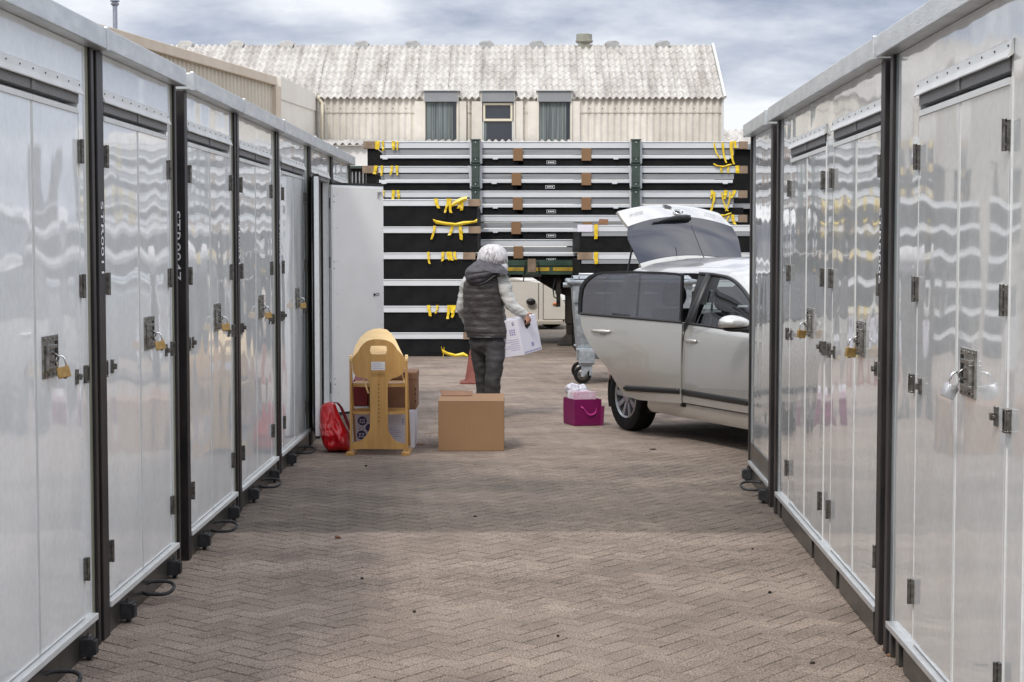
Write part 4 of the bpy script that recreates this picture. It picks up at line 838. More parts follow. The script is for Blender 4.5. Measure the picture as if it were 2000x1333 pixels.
def region(i, j, near):
    s_ = (ST[i]+ST[i+1])/2; z = (GR[i][j][1]+GR[i][j+1][1])/2
    if j < 9 and (arch(s_, z, 0) or arch(s_, z, 2.5)): return None
    if 10 <= j < 13:
        zf = lerp(s_, fx_s, fx_f); zb_ = GR[i][10][1]
        if zf-zb_ < .05: return 'body'
        if -.45 < s_ < 2.18:
            if near and .0 < s_ < 1.0: return None
            lean = 1.06+.085*(j-9.5)/1.0 if near or True else 1.03
            if s_ < -.28: return 'body'
            if abs(s_-lean) < .05 or (1.0 < s_ < lean): return 'pillar'
            if s_ > lean+.04: return 'fdoor_glass'
            return 'glass'
    if near and 3 < j < 10 and 1.03 <= s_ < 2.13: return 'fdoor'
    if near and 3 < j < 10 and s_ < 1.0:
        lim = .02 if z > .75 else .42
        if s_ > lim: return None
    if j >= 15 and 1.72 < s_ < 2.38: return 'wind'
    
    return 'body'
bins = {}
for sg in (1, -1):
    for i in range(len(ST)-1):
        for j in range(18):
            k = region(i, j, sg == 1)
            if k is None: continue
            if sg == -1 and k == 'fdoor': k = 'body'
            key = (k, sg) if k in ('fdoor_glass', 'glass') else (k, 0)
            m_b = bins.setdefault(key, MB())
            offs = 0.004 if k == 'fdoor' else 0
            q = []
            for (a_, b_) in ((i, j), (i+1, j), (i+1, j+1), (i, j+1)):
                y, z = GR[a_][b_]; q.append(CT_(ST[a_], sg*(y+offs), z))
            if sg == -1: q = q[::-1]
            m_b.add(q, [(0,1,2,3)])
def weld(o, d=0.0006, solid=0.0):
    bm = bmesh.new(); bm.from_mesh(o.data); bmesh.ops.remove_doubles(bm, verts=bm.verts, dist=d); bm.to_mesh(o.data); bm.free()
    for p in o.data.polygons: p.use_smooth = True
    o.data.set_sharp_from_angle(angle=R(38))
    if solid:
        m_ = o.modifiers.new('sol', 'SOLIDIFY'); m_.thickness = solid; m_.offset = -1
    return o
body = weld(finish('body', bins[('body', 0)], M_car, car, fixn=False), solid=0.0)
weld(finish('pillar_trim', bins[('pillar', 0)], M_trimb, car, fixn=False))
fd = weld(finish('front_door', bins[('fdoor', 0)], M_car, car, fixn=False))
weld(finish('windscreen', bins[('wind', 0)], M_glassf, car, fixn=False))
weld(finish('window', bins[('fdoor_glass', 1)], M_glassf, fd, fixn=False))
for k in (('fdoor_glass', -1), ('glass', -1), ('glass', 1)):
    if k in bins: weld(finish('window', bins[k], M_glass, car, fixn=False))
def near(s_, z_, o_=0.006):   # point on the near side surface at station s_, height z_
    p = prof(s_)
    for i in range(13):
        if p[i][1] <= z_ <= p[i+1][1]+1e-6:
            f = (z_-p[i][1])/max(1e-6, p[i+1][1]-p[i][1]); return CT_(s_, p[i][0]+(p[i+1][0]-p[i][0])*f+o_, z_)
    return CT_(s_, p[5][0]+o_, z_)
# door gaps, window seals, rub strip
mb = MB(); mb.tube([near(1.03, z, .001) for z in [.345+.05*i for i in range(13)]], .006, 5); mb.tube([near(2.13, z, .001) for z in [.345+.05*i for i in range(12)]], .005, 5); mb.tube([near(1.03+.1*i, .335, .002) for i in range(12)], .005, 5)
finish('door_gap', mb, M_slot, fd)
mb = MB(); fr = [CT_(x, lerp(x, ST, [g[13][0] for g in GR])+.004, lerp(x, ST, [g[13][1] for g in GR])) for x in [1.0+.05*i for i in range(25)]]
mb.tube(fr, .016, 6); bl = [CT_(x, lerp(x, ST, [g[10][0] for g in GR])+.008, lerp(x, ST, [g[10][1] for g in GR])) for x in [1.03+.05*i for i in range(24)]]
mb.tube(bl, .012, 6); finish('window_seal', mb, M_trimb, fd, smooth=True)
mb = MB(); rows = []
for i in range(22):
    x = 1.045+.05*i; f_ = min(1, (21-i)/1.0+.3)
    rows.append([near(x, .425+.026*math.sin(a)*f_, .004+.014*max(0, math.cos(a))) for a in [k*math.pi/6 for k in range(12)]])
mb.rings(rows); finish('rub_strip', mb, M_trimb, fd, smooth=True)
# handle
def handle(par, TT, L_=0.17):
    """TT(u,v,out) frame on the door skin"""
    mb = MB(); rings = []
    for i in range(13):
        f = i/12; u = (f-.5)*L_; th = .011+.004*math.sin(f*math.pi); ot = .016+.016*math.sin(f*math.pi)
        rings.append([TT(u, th*math.cos(a)*1.1, ot+.009*math.sin(a)) for a in [k*math.pi/5 for k in range(10)]])
    mb.rings(rings); h = finish('handle', mb, M_car, par, smooth=True)
    mb = MB(); rows = []
    for r_ in (0, .5, .8, 1.0):
        rows.append([TT(.015+.045*r_*math.cos(a), .036*r_*math.sin(a), .003+.0*(1-r_)) for a in [k*2*math.pi/20 for k in range(21)]])
    mb.grid(rows); finish('handle_cup', mb, M_trimb if False else mat('cup_shade', (0.40,0.39,0.35), 0.3, 0.3), h, smooth=True)
handle(fd, lambda u, v, o_: near(1.17+u, .86+v, o_))
# sill, arches, underbody
mb = MB(); mb.add([CT_(-.4,.7,.2), CT_(-.4,-.7,.2), CT_(3.0,-.7,.2), CT_(3.0,.7,.2), CT_(-.4,.7,.3), CT_(-.4,-.7,.3), CT_(3.0,-.7,.3), CT_(3.0,.7,.3)], [(0,1,2,3), (7,6,5,4), (0,4,5,1), (2,6,7,3), (1,5,6,2), (3,7,4,0)])
finish('underbody', mb, M_carin, car)
for cx in (0, 2.5):
    for sg in (1, -1):
        mb = MB(); rings = []
        for yy in (.52, .80): rings.append([CT_(cx+.378*math.cos(a), sg*yy, .31+.378*math.sin(a)) for a in [R(-20)+R(220)*k/22 for k in range(23)]])
        mb.grid(rings); mb.add([v for v in rings[0]], [tuple(range(23))]); finish('wheel_arch', mb, M_carin, car)
def wheel(cx, sg):
    c = CT_(cx, 0, .305); ax = co_*sg; up_ = Vector((0,0,1)); f_ = cd
    def T(y, r_, a): return CP0-co_*WH+cd*cx+co_*(sg*y)+Vector((0,0,.305))+f_*(r_*math.cos(a))+up_*(r_*math.sin(a))
    w_ = thing('wheel', '', '', CT_(cx, sg*.73, .305)); 
    for k in ('label', 'category'): del w_[k]
    w_.parent = car; w_.matrix_basis = car.matrix_basis.inverted() @ w_.matrix_basis
    n = 40; rings = []
    for (y, r_) in ((.645,.195), (.64,.27), (.655,.298), (.70,.305), (.79,.305), (.822,.296), (.832,.262), (.826,.222), (.815,.196)):
        rings.append([T(y, r_, 2*math.pi*i/n) for i in range(n)])
    mb = MB(); mb.rings(rings, cap=False); finish('tyre', mb, M_tyre, w_, smooth=50)
    mb = MB(); rings = []
    for (y, r_) in ((.815,.198), (.824,.190), (.812,.176), (.74,.170), (.66,.19)): rings.append([T(y, r_, 2*math.pi*i/n) for i in range(n)])
    mb.rings(rings, cap=False)
    for k in range(9):
        a = 2*math.pi*k/9+.2; da = .13
        q = [T(.80, .045, a-.35), T(.812, .183, a-da), T(.812, .183, a+da), T(.80, .045, a+.35), T(.77, .045, a-.35), T(.78, .18, a-da), T(.78, .18, a+da), T(.77, .045, a+.35)]
        mb.add(q, [(0,1,2,3), (7,6,5,4), (0,4,5,1), (1,5,6,2), (2,6,7,3), (3,7,4,0)])
    rings = [[T(y, r_, 2*math.pi*i/16) for i in range(16)] for y, r_ in ((.78,.058), (.812,.054), (.816,.03))]
    mb.rings(rings); finish('rim', mb, M_wheel, w_, smooth=35)
    mb = MB(); mb.add([T(.70, .172, 2*math.pi*i/24) for i in range(24)], [tuple(range(24))]); finish('brake_disc', mb, M_carin, w_)
for cx in (0, 2.5):
    for sg in (1, -1): wheel(cx, sg)
# interior
def seat(s_, y, label=None):
    mb = MB()
    def sb(x0, x1, y0, y1, z0, z1, lean=0):
        mb.add([CT_(x0+lean*(z-.5), yy, z) if k == 0 else CT_(x1+lean*(z-.5), yy, z) for z in (z0, z1) for yy in (y0, y1) for k in (0, 1)], [(0,2,3,1),(4,5,7,6),(0,1,5,4),(2,6,7,3),(0,4,6,2),(1,3,7,5)])
    sb(s_, s_+.5, y-.24, y+.24, .35, .52); sb(s_-.10, s_+.04, y-.23, y+.23, .5, 1.08, -.22); o = finish('seat', mb, M_carin, car, bevel=.03)
    mb = MB(); c = CT_(s_-.20, y, 1.21); mb.ell(c, .06, .06, .10, 14, 10, T=None); mb.v = []; mb.f = []; mb.m = []
    for sgn in (1,): 
        rings = []
        for f in range(9):
            z = 1.10+.19*f/8; e_ = math.sqrt(max(.05, 1-((f-4)/4.4)**2)); rings.append([CT_(s_-.20+.045*e_*math.cos(a), y+.13*e_**.6*math.sin(a), z) for a in [k*2*math.pi/16 for k in range(16)]])
        mb.rings(rings)
    finish('headrest', mb, M_rubber, o, smooth=True)
seat(1.15, .36); seat(1.15, -.36); seat(.25, .36); seat(.25, -.36)
mb = MB()
for i in range(3): pass
mb.add([CT_(1.95,.72,.55), CT_(1.95,-.72,.55), CT_(2.05,-.70,.95), CT_(2.05,.70,.95), CT_(2.4,.72,.55), CT_(2.4,-.72,.55), CT_(2.4,-.7,.95), CT_(2.4,.7,.95)], [(0,1,2,3),(7,6,5,4),(0,4,5,1),(1,5,6,2),(2,6,7,3),(3,7,4,0)]); finish('dashboard', mb, M_carin, car, bevel=.02)
finish('seat_belt', MB().add([near(1.16, 1.36, -.05), near(1.18, 1.36, -.05), near(1.30, 1.0, -.06), near(1.26, 1.0, -.06)], [(0,1,2,3)]), M_rail2, car)
# B post inside the opening, door sill plate
mb = MB(); mb.tube([CT_(1.0, .76, .3), CT_(1.0, .77, .7), CT_(1.03, .75, 1.0), CT_(1.16, .64, 1.40)], [.06,.06,.05,.04], 8); finish('pillar', mb, M_trimb, car, smooth=True)
# open rear door: a curved panel swung about the B pillar
HB = Vector((1.418, 13.965, 0)); dd_ = Vector((-.826, .563, 0)); dn = Vector((-.563, -.826, 0))
def dpix(px, py):
    d = ray(px, py); o = Vector((0,0,EYE)); # intersect with vertical plane through HB along dd_
    t_ = (HB-o).dot(dn)/d.dot(dn); q = o+d*t_; return ((q-HB).dot(dd_), q.z)
low = [(1331,634),(1331,766),(1329,788),(1290,785.5),(1242,781.7),(1226,779),(1219,772),(1207.5,751),(1189,717.6),(1168,692),(1155,672.6),(1144,653),(1137,635),(1134,614)]
pl = [dpix(*q) for q in low]
def bulge(u, z): # outward curve of the skin
    return 0.035*(1-((z-.66)/.42)**2) if z < 1.08 else 0.0
def DT(u, z, o_=0.0): return HB+dd_*u+dn*(bulge(u, z)+o_)+Vector((0,0,z))
rd = thing('rear_door', '', '', HB)
for k in ('label', 'category'): del rd[k]
rd.parent = car; rd.matrix_basis = car.matrix_basis.inverted() @ rd.matrix_basis
# skin as horizontal rows between front and rear outline
zsr = sorted(set([round(p[1], 3) for p in pl]))
zmin, zmax = min(p[1] for p in pl), max(p[1] for p in pl)
def rear_u(z):
    r = [p for p in pl[3:]]; best = 0
    us = []
    for a, b in zip(r, r[1:]):
        if min(a[1], b[1]) <= z <= max(a[1], b[1]) and abs(a[1]-b[1]) > 1e-6: us.append(a[0]+(b[0]-a[0])*(z-a[1])/(b[1]-a[1]))
    return max(us) if us else r[-1][0]
def front_z_belt(u): return 1.0025+.05*u
rows = []; nn_ = 26
for i in range(nn_+1):
    f = i/nn_; row = []
    for k in range(17):
        g = k/16; z0 = .325+.0*g
        # blend bottom (straight) to belt (rising)
        z = .33+(front_z_belt(0)-.33)*f; ur = rear_u(max(zmin+.004, min(z+.05*f, zmax-.002))); u = ur*g; z2_ = .33+(front_z_belt(u)-.33)*f+(.008*g*(1-f))
        row.append((u, z2_))
    rows.append(row)
mb = MB(); mb.grid([[DT(u, z) for u, z in r] for r in rows]); mb.grid([[DT(u, z, -.06-.02*(1 if 2 < j < 14 else 0)) for j, (u, z) in enumerate(r)] for r in rows][::-1])
edge = [(0, k) for k in range(17)]+[(i, 16) for i in range(1, nn_+1)]+[(nn_, k) for k in range(15, -1, -1)]+[(i, 0) for i in range(nn_-1, 0, -1)]
e0 = [DT(*rows[i][k]) for i, k in edge]; e1 = [DT(rows[i][k][0], rows[i][k][1], -.06) for i, k in edge]; e0.append(e0[0]); e1.append(e1[0]); mb.grid([e0, e1])
weld(finish('door_skin', mb, M_car, rd))
fo = [(1331,632),(1331,536),(1318,533.5),(1290,531.5),(1240,530),(1200,530),(1172,531),(1158,534),(1146,541),(1137,551),(1131,564),(1129,585),(1130,614)]
fi = [(1328,628),(1328,540),(1316,538),(1290,536),(1240,534.5),(1200,534.5),(1174,535.5),(1162,538),(1151,545),(1142,554),(1136.5,566),(1134.5,585),(1135,611)]
FO = [dpix(*q) for q in fo]; FI = [dpix(*q) for q in fi]
Tf = lambda u, w_, th: HB+dd_*u+dn*(.015-.03*max(0,(w_-1.0)/.4)-th)+Vector((0,0,w_))
mb = MB(); n_ = len(FO)
for i in range(n_-1):
    q = [Tf(*FO[i], 0), Tf(*FO[i+1], 0), Tf(*FI[i+1], 0), Tf(*FI[i], 0), Tf(*FO[i], .035), Tf(*FO[i+1], .035), Tf(*FI[i+1], .035), Tf(*FI[i], .035)]
    mb.add(q, [(0,1,2,3),(7,6,5,4),(0,4,5,1),(3,2,6,7)])
mb.tube([Tf(u, front_z_belt(u)+.004, -.004) for u in [i*.1 for i in range(11)]], .012, 6)
finish('window_frame', mb, M_trimb, rd)
mb = MB(); mb.plate([(u, w_) for u, w_ in FI], .004, lambda u, w_, th: Tf(u, w_, .015+th)); finish('window', mb, M_glass, rd)
mb = MB(); rws = []
ua, za_ = dpix(1221, 758)
for i in range(24):
    u = .012+(ua-.012)*i/23; f_ = 1 if i < 23 else .3
    rws.append([DT(u, .432+.005*u+.024*math.sin(a)*f_, .003+.014*max(0, math.cos(a))) for a in [k*math.pi/6 for k in range(12)]])
mb.rings(rws); finish('rub_strip', mb, M_trimb, rd, smooth=True)
ub, zb2 = dpix(1178, 647); handle(rd, lambda u, v, o_: DT(ub-u, zb2+v, o_), .185)
# mirror
mc = P(1434, 632, 12.93)
mir = finish('wing_mirror', MB().ell(mc, .125, .075, .062, 22, 14, fn=lambda v: Vector((v.x*(1.0 if v.x > 0 else 1.0), v.y, max(v.z, -.030)*(1.0-.18*(v.x/.125))))), M_car, car, smooth=50)
finish('mirror_foot', MB().ell(mc+Vector((.02,0,-.045)), .11, .055, .022, 16, 8).box(mc.x+.06, mc.x+.20, mc.y-.02, mc.y+.04, mc.z-.065, mc.z-.03), M_trimb, mir, smooth=50)
# tailgate, raised
HC = CT_(-.25, 0, 0)
def HT(u, r_, h, cr_=0.0): # u across (+ near side), r_ rearwards, h height
    return HC+co_*u-cd*r_+Vector((0,0,h))
def hat(rng, wf, nu=24):
    rows = []
    for (r_, h, hw, cw) in rng:
        rows.append([HT(hw*(2*k/nu-1), r_+(cw*.35)*(1-(2*k/nu-1)**2), h+cw*(1-(2*k/nu-1)**2)) for k in range(nu+1)])
    return rows
tg = thing('tailgate', '', '', HC+Vector((0,0,1.46)))
for k in ('label', 'category'): del tg[k]
tg.parent = car; tg.matrix_basis = car.matrix_basis.inverted() @ tg.matrix_basis
def thick(mb, rows, d, vec):
    mb.grid(rows); b = [[v+vec*d for v in r] for r in rows]; mb.grid(b[::-1])
    ring = rows[0]+[r[-1] for r in rows[1:]]+rows[-1][::-1][1:]+[r[0] for r in rows[1:-1]][::-1]; rb = b[0]+[r[-1] for r in b[1:]]+b[-1][::-1][1:]+[r[0] for r in b[1:-1]][::-1]
    ring.append(ring[0]); rb.append(rb[0]); mb.grid([ring, rb])
back = (-cd*1.0+Vector((0,0,-.5))).normalized()
sp = hat([(-.02,1.435,.535,.01),(-.015,1.46,.54,.045),(0.0,1.478,.542,.072)], None)
mb = MB(); thick(mb, sp, .03, back); weld(finish('spoiler', mb, M_car, tg))
gl_ = hat([(0.0,1.481,.542,.074),(.05,1.55,.556,.082),(.11,1.64,.575,.09),(.15,1.70,.585,.094),(.185,1.765,.57,.096),(.21,1.812,.553,.094)], None)
mb = MB(); thick(mb, gl_, .012, back); weld(finish('rear_window', mb, mat('privacy_glass', (0.02,0.021,0.028), 0.04, 0.1, spec=0.9, coat=1.0), tg))
pn_ = hat([(.21,1.815,.555,.094),(.28,1.855,.552,.092),(.36,1.90,.548,.088),(.43,1.945,.54,.075),(.46,1.955,.535,.07)], None)
mb = MB(); thick(mb, pn_, .035, back); weld(finish('panel', mb, M_car, tg))
lw = hat([(.46,1.952,.53,.07),(.56,1.90,.50,.06),(.64,1.80,.46,.05)], None)
mb = MB(); thick(mb, lw, .03, Vector((0,0,-1))); pass
def onp(u, f, lift=.006):   # point on the outer panel; f 0..1 from the glass to the edge
    seq = [(.21,1.815,.094),(.28,1.855,.092),(.36,1.90,.088),(.43,1.945,.075)]
    x = f*3; i = min(2, int(x)); g = x-i; r_, h, cw = [seq[i][k]+(seq[i+1][k]-seq[i][k])*g for k in range(3)]
    q = 1-(u/.55)**2; return HT(u, r_+cw*.35*q, h+cw*q)+Vector((0,0,lift))+cd*lift*1.2
ec = 0.06
mb = MB(); pts = [onp(-.03+.055*math.cos(a), .30+.22*math.sin(a), .010) for a in [k*math.pi/10 for k in range(21)]]; mb.tube(pts, .006, 6); finish('emblem', mb, M_chrome, tg, smooth=True)
mb = MB(); mb.tube([onp(-.02, .12, .012), onp(-.012, .26, .012), onp(.01, .40, .012)], [.004,.014,.003], 6); mb.tube([onp(-.045, .20, .012), onp(-.065, .34, .012)], [.004,.007], 6); finish('emblem_arrow', mb, M_trimb, tg)
finish('handle_recess', MB().add([onp(.065,.72), onp(.00,.62), onp(-.005,.84), onp(.03,.98), onp(.075,.98)], [(0,1,2,3,4)]), M_trimb, tg)
finish('lettering', MB().text('OCTAVIA', .036, lambda x, y: onp(.40-x, .60-y*5, .008)), M_hinge, tg, fixn=False)
finish('lettering', MB().text('SKODA', .036, lambda x, y: onp(-.38-x, .50-y*5, .008)), M_hinge, tg, fixn=False)
def ong(u, f, lift=.006):
    seq = [(0.0,1.481,.074),(.05,1.55,.082),(.11,1.64,.09),(.15,1.70,.094),(.185,1.765,.096),(.21,1.812,.094)]
    x = min(4.999, f*5); i = int(x); g = x-i; r_, h, cw = [seq[i][k]+(seq[i+1][k]-seq[i][k])*g for k in range(3)]
    q = 1-(u/.56)**2; return HT(u, r_+cw*.35*q, h+cw*q)+cd*lift+Vector((0,0,lift*.5))
mb = MB(); mb.tube([ong(-.07,.93,.02), ong(.05,.90,.03), ong(.18,.86,.025), ong(.30,.84,.012)], [.030,.026,.012,.006], 8); mb.tube([ong(-.08,.98,.015), ong(-.085,.84,.02)], [.03,.022], 8); finish('wiper', mb, M_trimb, tg, smooth=True)
mb = MB(); mb.tube([HT(.52,.17,1.68), CT_(-.42, .62, 1.2), CT_(-.45, .66, .98)], .010, 6); finish('gas_strut', mb, M_trimb, tg)
ab = P(1381, 519, 15.1); at_ = P(1350, 441, 15.45)
finish('antenna', MB().tube([ab+Vector((0,0,-.03)), ab+(at_-ab)*.08, ab+(at_-ab)*.2, at_], [.022,.009,.005,.0035], 8), M_trimb, car, smooth=True)
# ================================================================ WASTE BIN
YBN = 19.9
bin_ = thing('waste_bin', 'galvanised four-wheeled waste bin behind the open car door', 'waste container', (PX(1235,YBN), YBN, 0))
bx0, bx1 = PX(1121, YBN), PX(1352, YBN); zt_b = PZ(548, YBN); D_ = .95
mb = MB(); nb = 20
def binring(z, ins, rib=False): 
    x0, x1, y0, y1 = bx0+ins, bx1-ins, YBN+ins, YBN+D_-ins
    pts = [(x0+(x1-x0)*k/nb, y0-(.018 if rib and k % 4 in (1,2) else 0), z) for k in range(nb)]+[(x1, y0+(y1-y0)*k/6, z) for k in range(6)]+[(x1-(x1-x0)*k/nb, y1, z) for k in range(nb)]+[(x0, y1-(y1-y0)*k/6, z) for k in range(6)]
    return pts
mb.rings([binring(.29,.075), binring(.34,.06,True), binring(.80,.02,True), binring(zt_b-.16,.0,True), binring(zt_b-.14,.0), binring(zt_b-.02,-.01), binring(zt_b,-.01), binring(zt_b,.03), binring(.4,.09)], cap=False)
mb.add(binring(.29,.075), [tuple(range(len(binring(.29,.075))))]); finish('tub', mb, M_galv, bin_, smooth=25)
mb = MB(); mb.tube([(bx0-.05,YBN-.04,zt_b-.02), (bx1+.05,YBN-.04,zt_b-.02)], .028, 10); mb.tube([(bx0-.05,YBN+D_+.04,zt_b-.02), (bx1+.05,YBN+D_+.04,zt_b-.02)], .028, 10); mb.tube([(bx0-.05,YBN-.04,zt_b-.02), (bx0-.05,YBN+D_+.04,zt_b-.02)], .028, 10); mb.tube([(bx1+.05,YBN-.04,zt_b-.02), (bx1+.05,YBN+D_+.04,zt_b-.02)], .028, 10); finish('rim', mb, M_galv, bin_, smooth=True)
mb = MB(); rws = []
for i in range(9): 
    a = math.pi*i/8; rws.append([(bx0+.0+(bx1-bx0)*k/8, YBN+.02+(D_-.04)*(i/8), zt_b+.02+.03*math.sin(a)) for k in range(9)])
mb.grid(rws); finish('lid', mb, M_galv, bin_, smooth=True)
finish('lid_handle', MB().tube([(bx0+.06,YBN-.03,zt_b+.02),(bx0+.06,YBN-.05,zt_b+.075),(bx0+.40,YBN-.05,zt_b+.075),(bx0+.40,YBN-.03,zt_b+.02)], .012, 8), M_rail, bin_, smooth=True)
finish('trunnion', MB().tube([(bx0-.12,YBN+.25,zt_b-.06),(bx0+.02,YBN+.25,zt_b-.06)], .03, 10).box(bx0-.012,bx0+.06,YBN-.03,YBN+.0,zt_b-.26,zt_b-.06), M_galv, bin_, smooth=40)
for wx in (PX(1146,YBN), bx1-.12):
    for wy in (YBN+.02, YBN+D_-.16):
        cz = .105; cst = thing('caster', '', '', (wx, wy, 0))
        for k in ('label', 'category'): del cst[k]
        cst.parent = bin_; cst.matrix_basis = bin_.matrix_basis.inverted() @ cst.matrix_basis
        def CY(r_, y_): return [(wx-.045+r_*math.cos(a), wy+y_, cz+r_*math.sin(a)) for a in [k*2*math.pi/28 for k in range(28)]]
        finish('tyre', MB().rings([CY(.066,-.0), CY(.098,.002), CY(.105,.012), CY(.105,.038), CY(.098,.048), CY(.066,.05)]), M_tyre, cst, smooth=40)
        finish('hub', MB().rings([CY(.064,-.006), CY(.062,-.008), CY(.02,-.012)]), M_hinge, cst, smooth=40)
        mb = MB(); mb.add([(wx-.065,wy-.02,cz-.02),(wx-.025,wy-.02,cz-.02),(wx+.075,wy-.02,.225),(wx-.06,wy-.02,.225),(wx-.065,wy-.012,cz-.02),(wx-.025,wy-.012,cz-.02),(wx+.075,wy-.012,.225),(wx-.06,wy-.012,.225)], [(0,1,2,3),(7,6,5,4),(0,4,5,1),(1,5,6,2),(2,6,7,3),(3,7,4,0)]); mb.box(wx-.075,wx+.085,wy-.04,wy+.08,.226,.24); mb.box(wx+.035,wx+.07,wy-.03,wy-.01,.10,.2)
        finish('fork', mb, M_galv, cst)
        finish('bracket', MB().box(wx-.09,wx+.10,wy-.06,wy+.10,.245,.40).box(wx-.12,wx+.24,wy-.05,wy+.1,.401,.42), M_galv, cst, bevel=.006)
# ================================================================ TRAFFIC CONE
pc = G(925, 749); t = thing('traffic_cone', 'faded red-brown traffic cone standing behind the person', 'traffic cone', (pc.x, pc.y, 0))
finish('foot', MB().rings([[(pc.x+a*q, pc.y+b*q, z) for a, b in ((-.16,-.13),(-.13,-.16),(.13,-.16),(.16,-.13),(.16,.13),(.13,.16),(-.13,.16),(-.16,.13))] for q, z in ((1,0),(1,.022),(.9,.032))]), M_cone, t, bevel=.004)
finish('cone', MB().rings([[(pc.x+r_*math.cos(a), pc.y+r_*math.sin(a), z) for a in [k*2*math.pi/24 for k in range(24)]] for r_, z in ((.115,.033),(.10,.06),(.062,.30),(.035,.46),(.03,.465))]), M_cone, t, smooth=50)
# ================================================================ CARDBOARD BOX
a = G(856, 882); b = G(984.5, 882); Yf = (a.y+b.y)/2; zt_ = PZ(785.5, Yf); Yb = 13.99
t = thing('cardboard_box', 'large plain brown cardboard box standing in the middle of the paving', 'cardboard box', ((a.x+b.x)/2, Yf+.29, 0))
x0, x1 = a.x, b.x; xm = PX(919.5, Yf)
finish('carton', MB().box(x0, x1, Yf, Yb, 0.002, zt_), M_card, t, bevel=.004)
finish('flap', MB().add([(x0+.002,Yf+.0,zt_+.002),(x1-.002,Yf,zt_+.002),(x1+.0,Yb-.02,zt_+.012),(xm,Yb-.02,zt_+.012),(xm,Yb-.16,zt_+.006),(x0,Yb-.16,zt_+.006),(x0+.002,Yf,zt_+.006),(x1-.002,Yf,zt_+.006),(x1,Yb-.02,zt_+.016),(xm,Yb-.02,zt_+.016),(xm,Yb-.16,zt_+.010),(x0,Yb-.16,zt_+.010)], [(0,1,2,3,4,5),(11,10,9,8,7,6)]+[(i,(i+1)%6,(i+1)%6+6,i+6) for i in range(6)]), M_woodl if False else M_card, t)
finish('inner_flap', MB().add([(x0+.01,Yb-.20,zt_+.012),(xm-.005,Yb-.20,zt_+.012),(xm-.0,Yb+.02,zt_+.030),(x0-.01,Yb+.02,zt_+.036),(x0+.01,Yb-.20,zt_+.016),(xm-.005,Yb-.20,zt_+.016),(xm,Yb+.02,zt_+.034),(x0-.01,Yb+.02,zt_+.040)], [(0,1,2,3),(7,6,5,4),(0,4,5,1),(1,5,6,2),(2,6,7,3),(3,7,4,0)]), M_cardD, t)
mb = MB(); c = PX(915, Yf); zc = .2
mb.box(c-.02,c-.018,Yf-.001,Yf-.0004,zc-.04,zc+.04).box(c-.02,c+.02,Yf-.001,Yf-.0004,zc-.04,zc-.038); finish('dent_mark', mb, M_card2, t)
# ================================================================ HIGH CHAIR
YH = 13.15
def hp(px, py): p = P(px, py, YH); return (p.x, p.z)
def z5(x, y): return hp(600+x/4.0, 600+y/4.0)
bl = G(684, 889); 
t = thing('high_chair', 'wooden high chair seen from behind, by the open container', 'high chair', (PX(740,YH), YH+.25, 0))
def smooth_poly(pts, n=4):
    out_ = []; k = len(pts)
    for i in range(k):
        p0, p1, p2, p3 = [Vector(pts[(i+d)%k]) for d in (-1,0,1,2)]
        for j in range(n):
            f = j/n; out_.append(tuple(.5*((2*p1)+(-p0+p2)*f+(2*p0-5*p1+4*p2-p3)*f*f+(-p0+3*p1-3*p2+p3)*f**3)))
    return out_
ol = [(355,400),(352,470),(362,515),(390,545),(430,552),(465,562),(484,590),(490,640),(490,780),(490,930),(480,970),(455,1010),(415,1045),(352,1066),(352,1110),(450,1110),(560,1110),(765,1110),(765,1074),(710,1058),(672,1030),(645,990),(632,945),(629,780),(629,620),(640,582),(665,560),(710,545),(745,520),(762,470),(764,410),(745,380),(705,335),(672,290),(625,263),(560,252),(500,256),(455,275),(420,310),(392,355)]
hole = [(505,305),(608,305),(619,318),(622,338),(617,358),(606,369),(507,369),(496,358),(490,338),(494,317)]
TH = lambda u, w_, th: Vector((u, YH+th, w_))
finish('back_board', MB().plate(smooth_poly([z5(*q) for q in ol]), .020, TH, [smooth_poly([z5(*q) for q in hole])]), M_wood, t, bevel=.002)
mb = MB().use(M_sticker); a_ = z5(500,494); b_ = z5(608,428); mb.box(a_[0], b_[0], YH-.0015, YH-.0004, a_[1], b_[1]); mb.use(M_lil)
for k in range(4): mb.box(a_[0]+.012, b_[0]-.012-.02*(k%2), YH-.0022, YH-.0016, a_[1]+.012+k*.014, a_[1]+.015+k*.014)
finish('sticker', mb, None, t)
mb = MB()
for r_ in range(2):
    a_ = z5(508,542-r_*16)
    for k in range(7): mb.box(a_[0]+k*.0145, a_[0]+k*.0145+.010, YH-.0015, YH-.0004, a_[1]+.0, a_[1]+.002); mb.box(a_[0]+k*.0145, a_[0]+k*.0145+.002, YH-.0015, YH-.0004, a_[1]+.002, a_[1]+.011); mb.box(a_[0]+k*.0145, a_[0]+k*.0145+.010, YH-.0015, YH-.0004, a_[1]+.011, a_[1]+.013)
finish('stamp', mb, M_ink, t)
mb = MB()
for k in range(10): q = z5(558, 607+k*31.8); mb.rings([[(q[0]+.0065*math.cos(a), YH-.0012+d, q[1]+.0065*math.sin(a)) for a in [i*2*math.pi/10 for i in range(10)]] for d in (0, .0009)])
finish('drill_hole', mb, M_ink, t)
arch_o = [(352,440),(350,370),(362,310),(395,250),(440,208),(490,187),(545,182),(600,192),(640,222),(680,275),(715,335),(745,385),(752,440)]
mb = MB(); ro = []
for f in range(len(arch_o)*3-2):
    i, g = divmod(f, 3); i2 = min(i+1, len(arch_o)-1); x = arch_o[i][0]+(arch_o[i2][0]-arch_o[i][0])*g/3; y = arch_o[i][1]+(arch_o[i2][1]-arch_o[i][1])*g/3
    ro.append(z5(x, y))
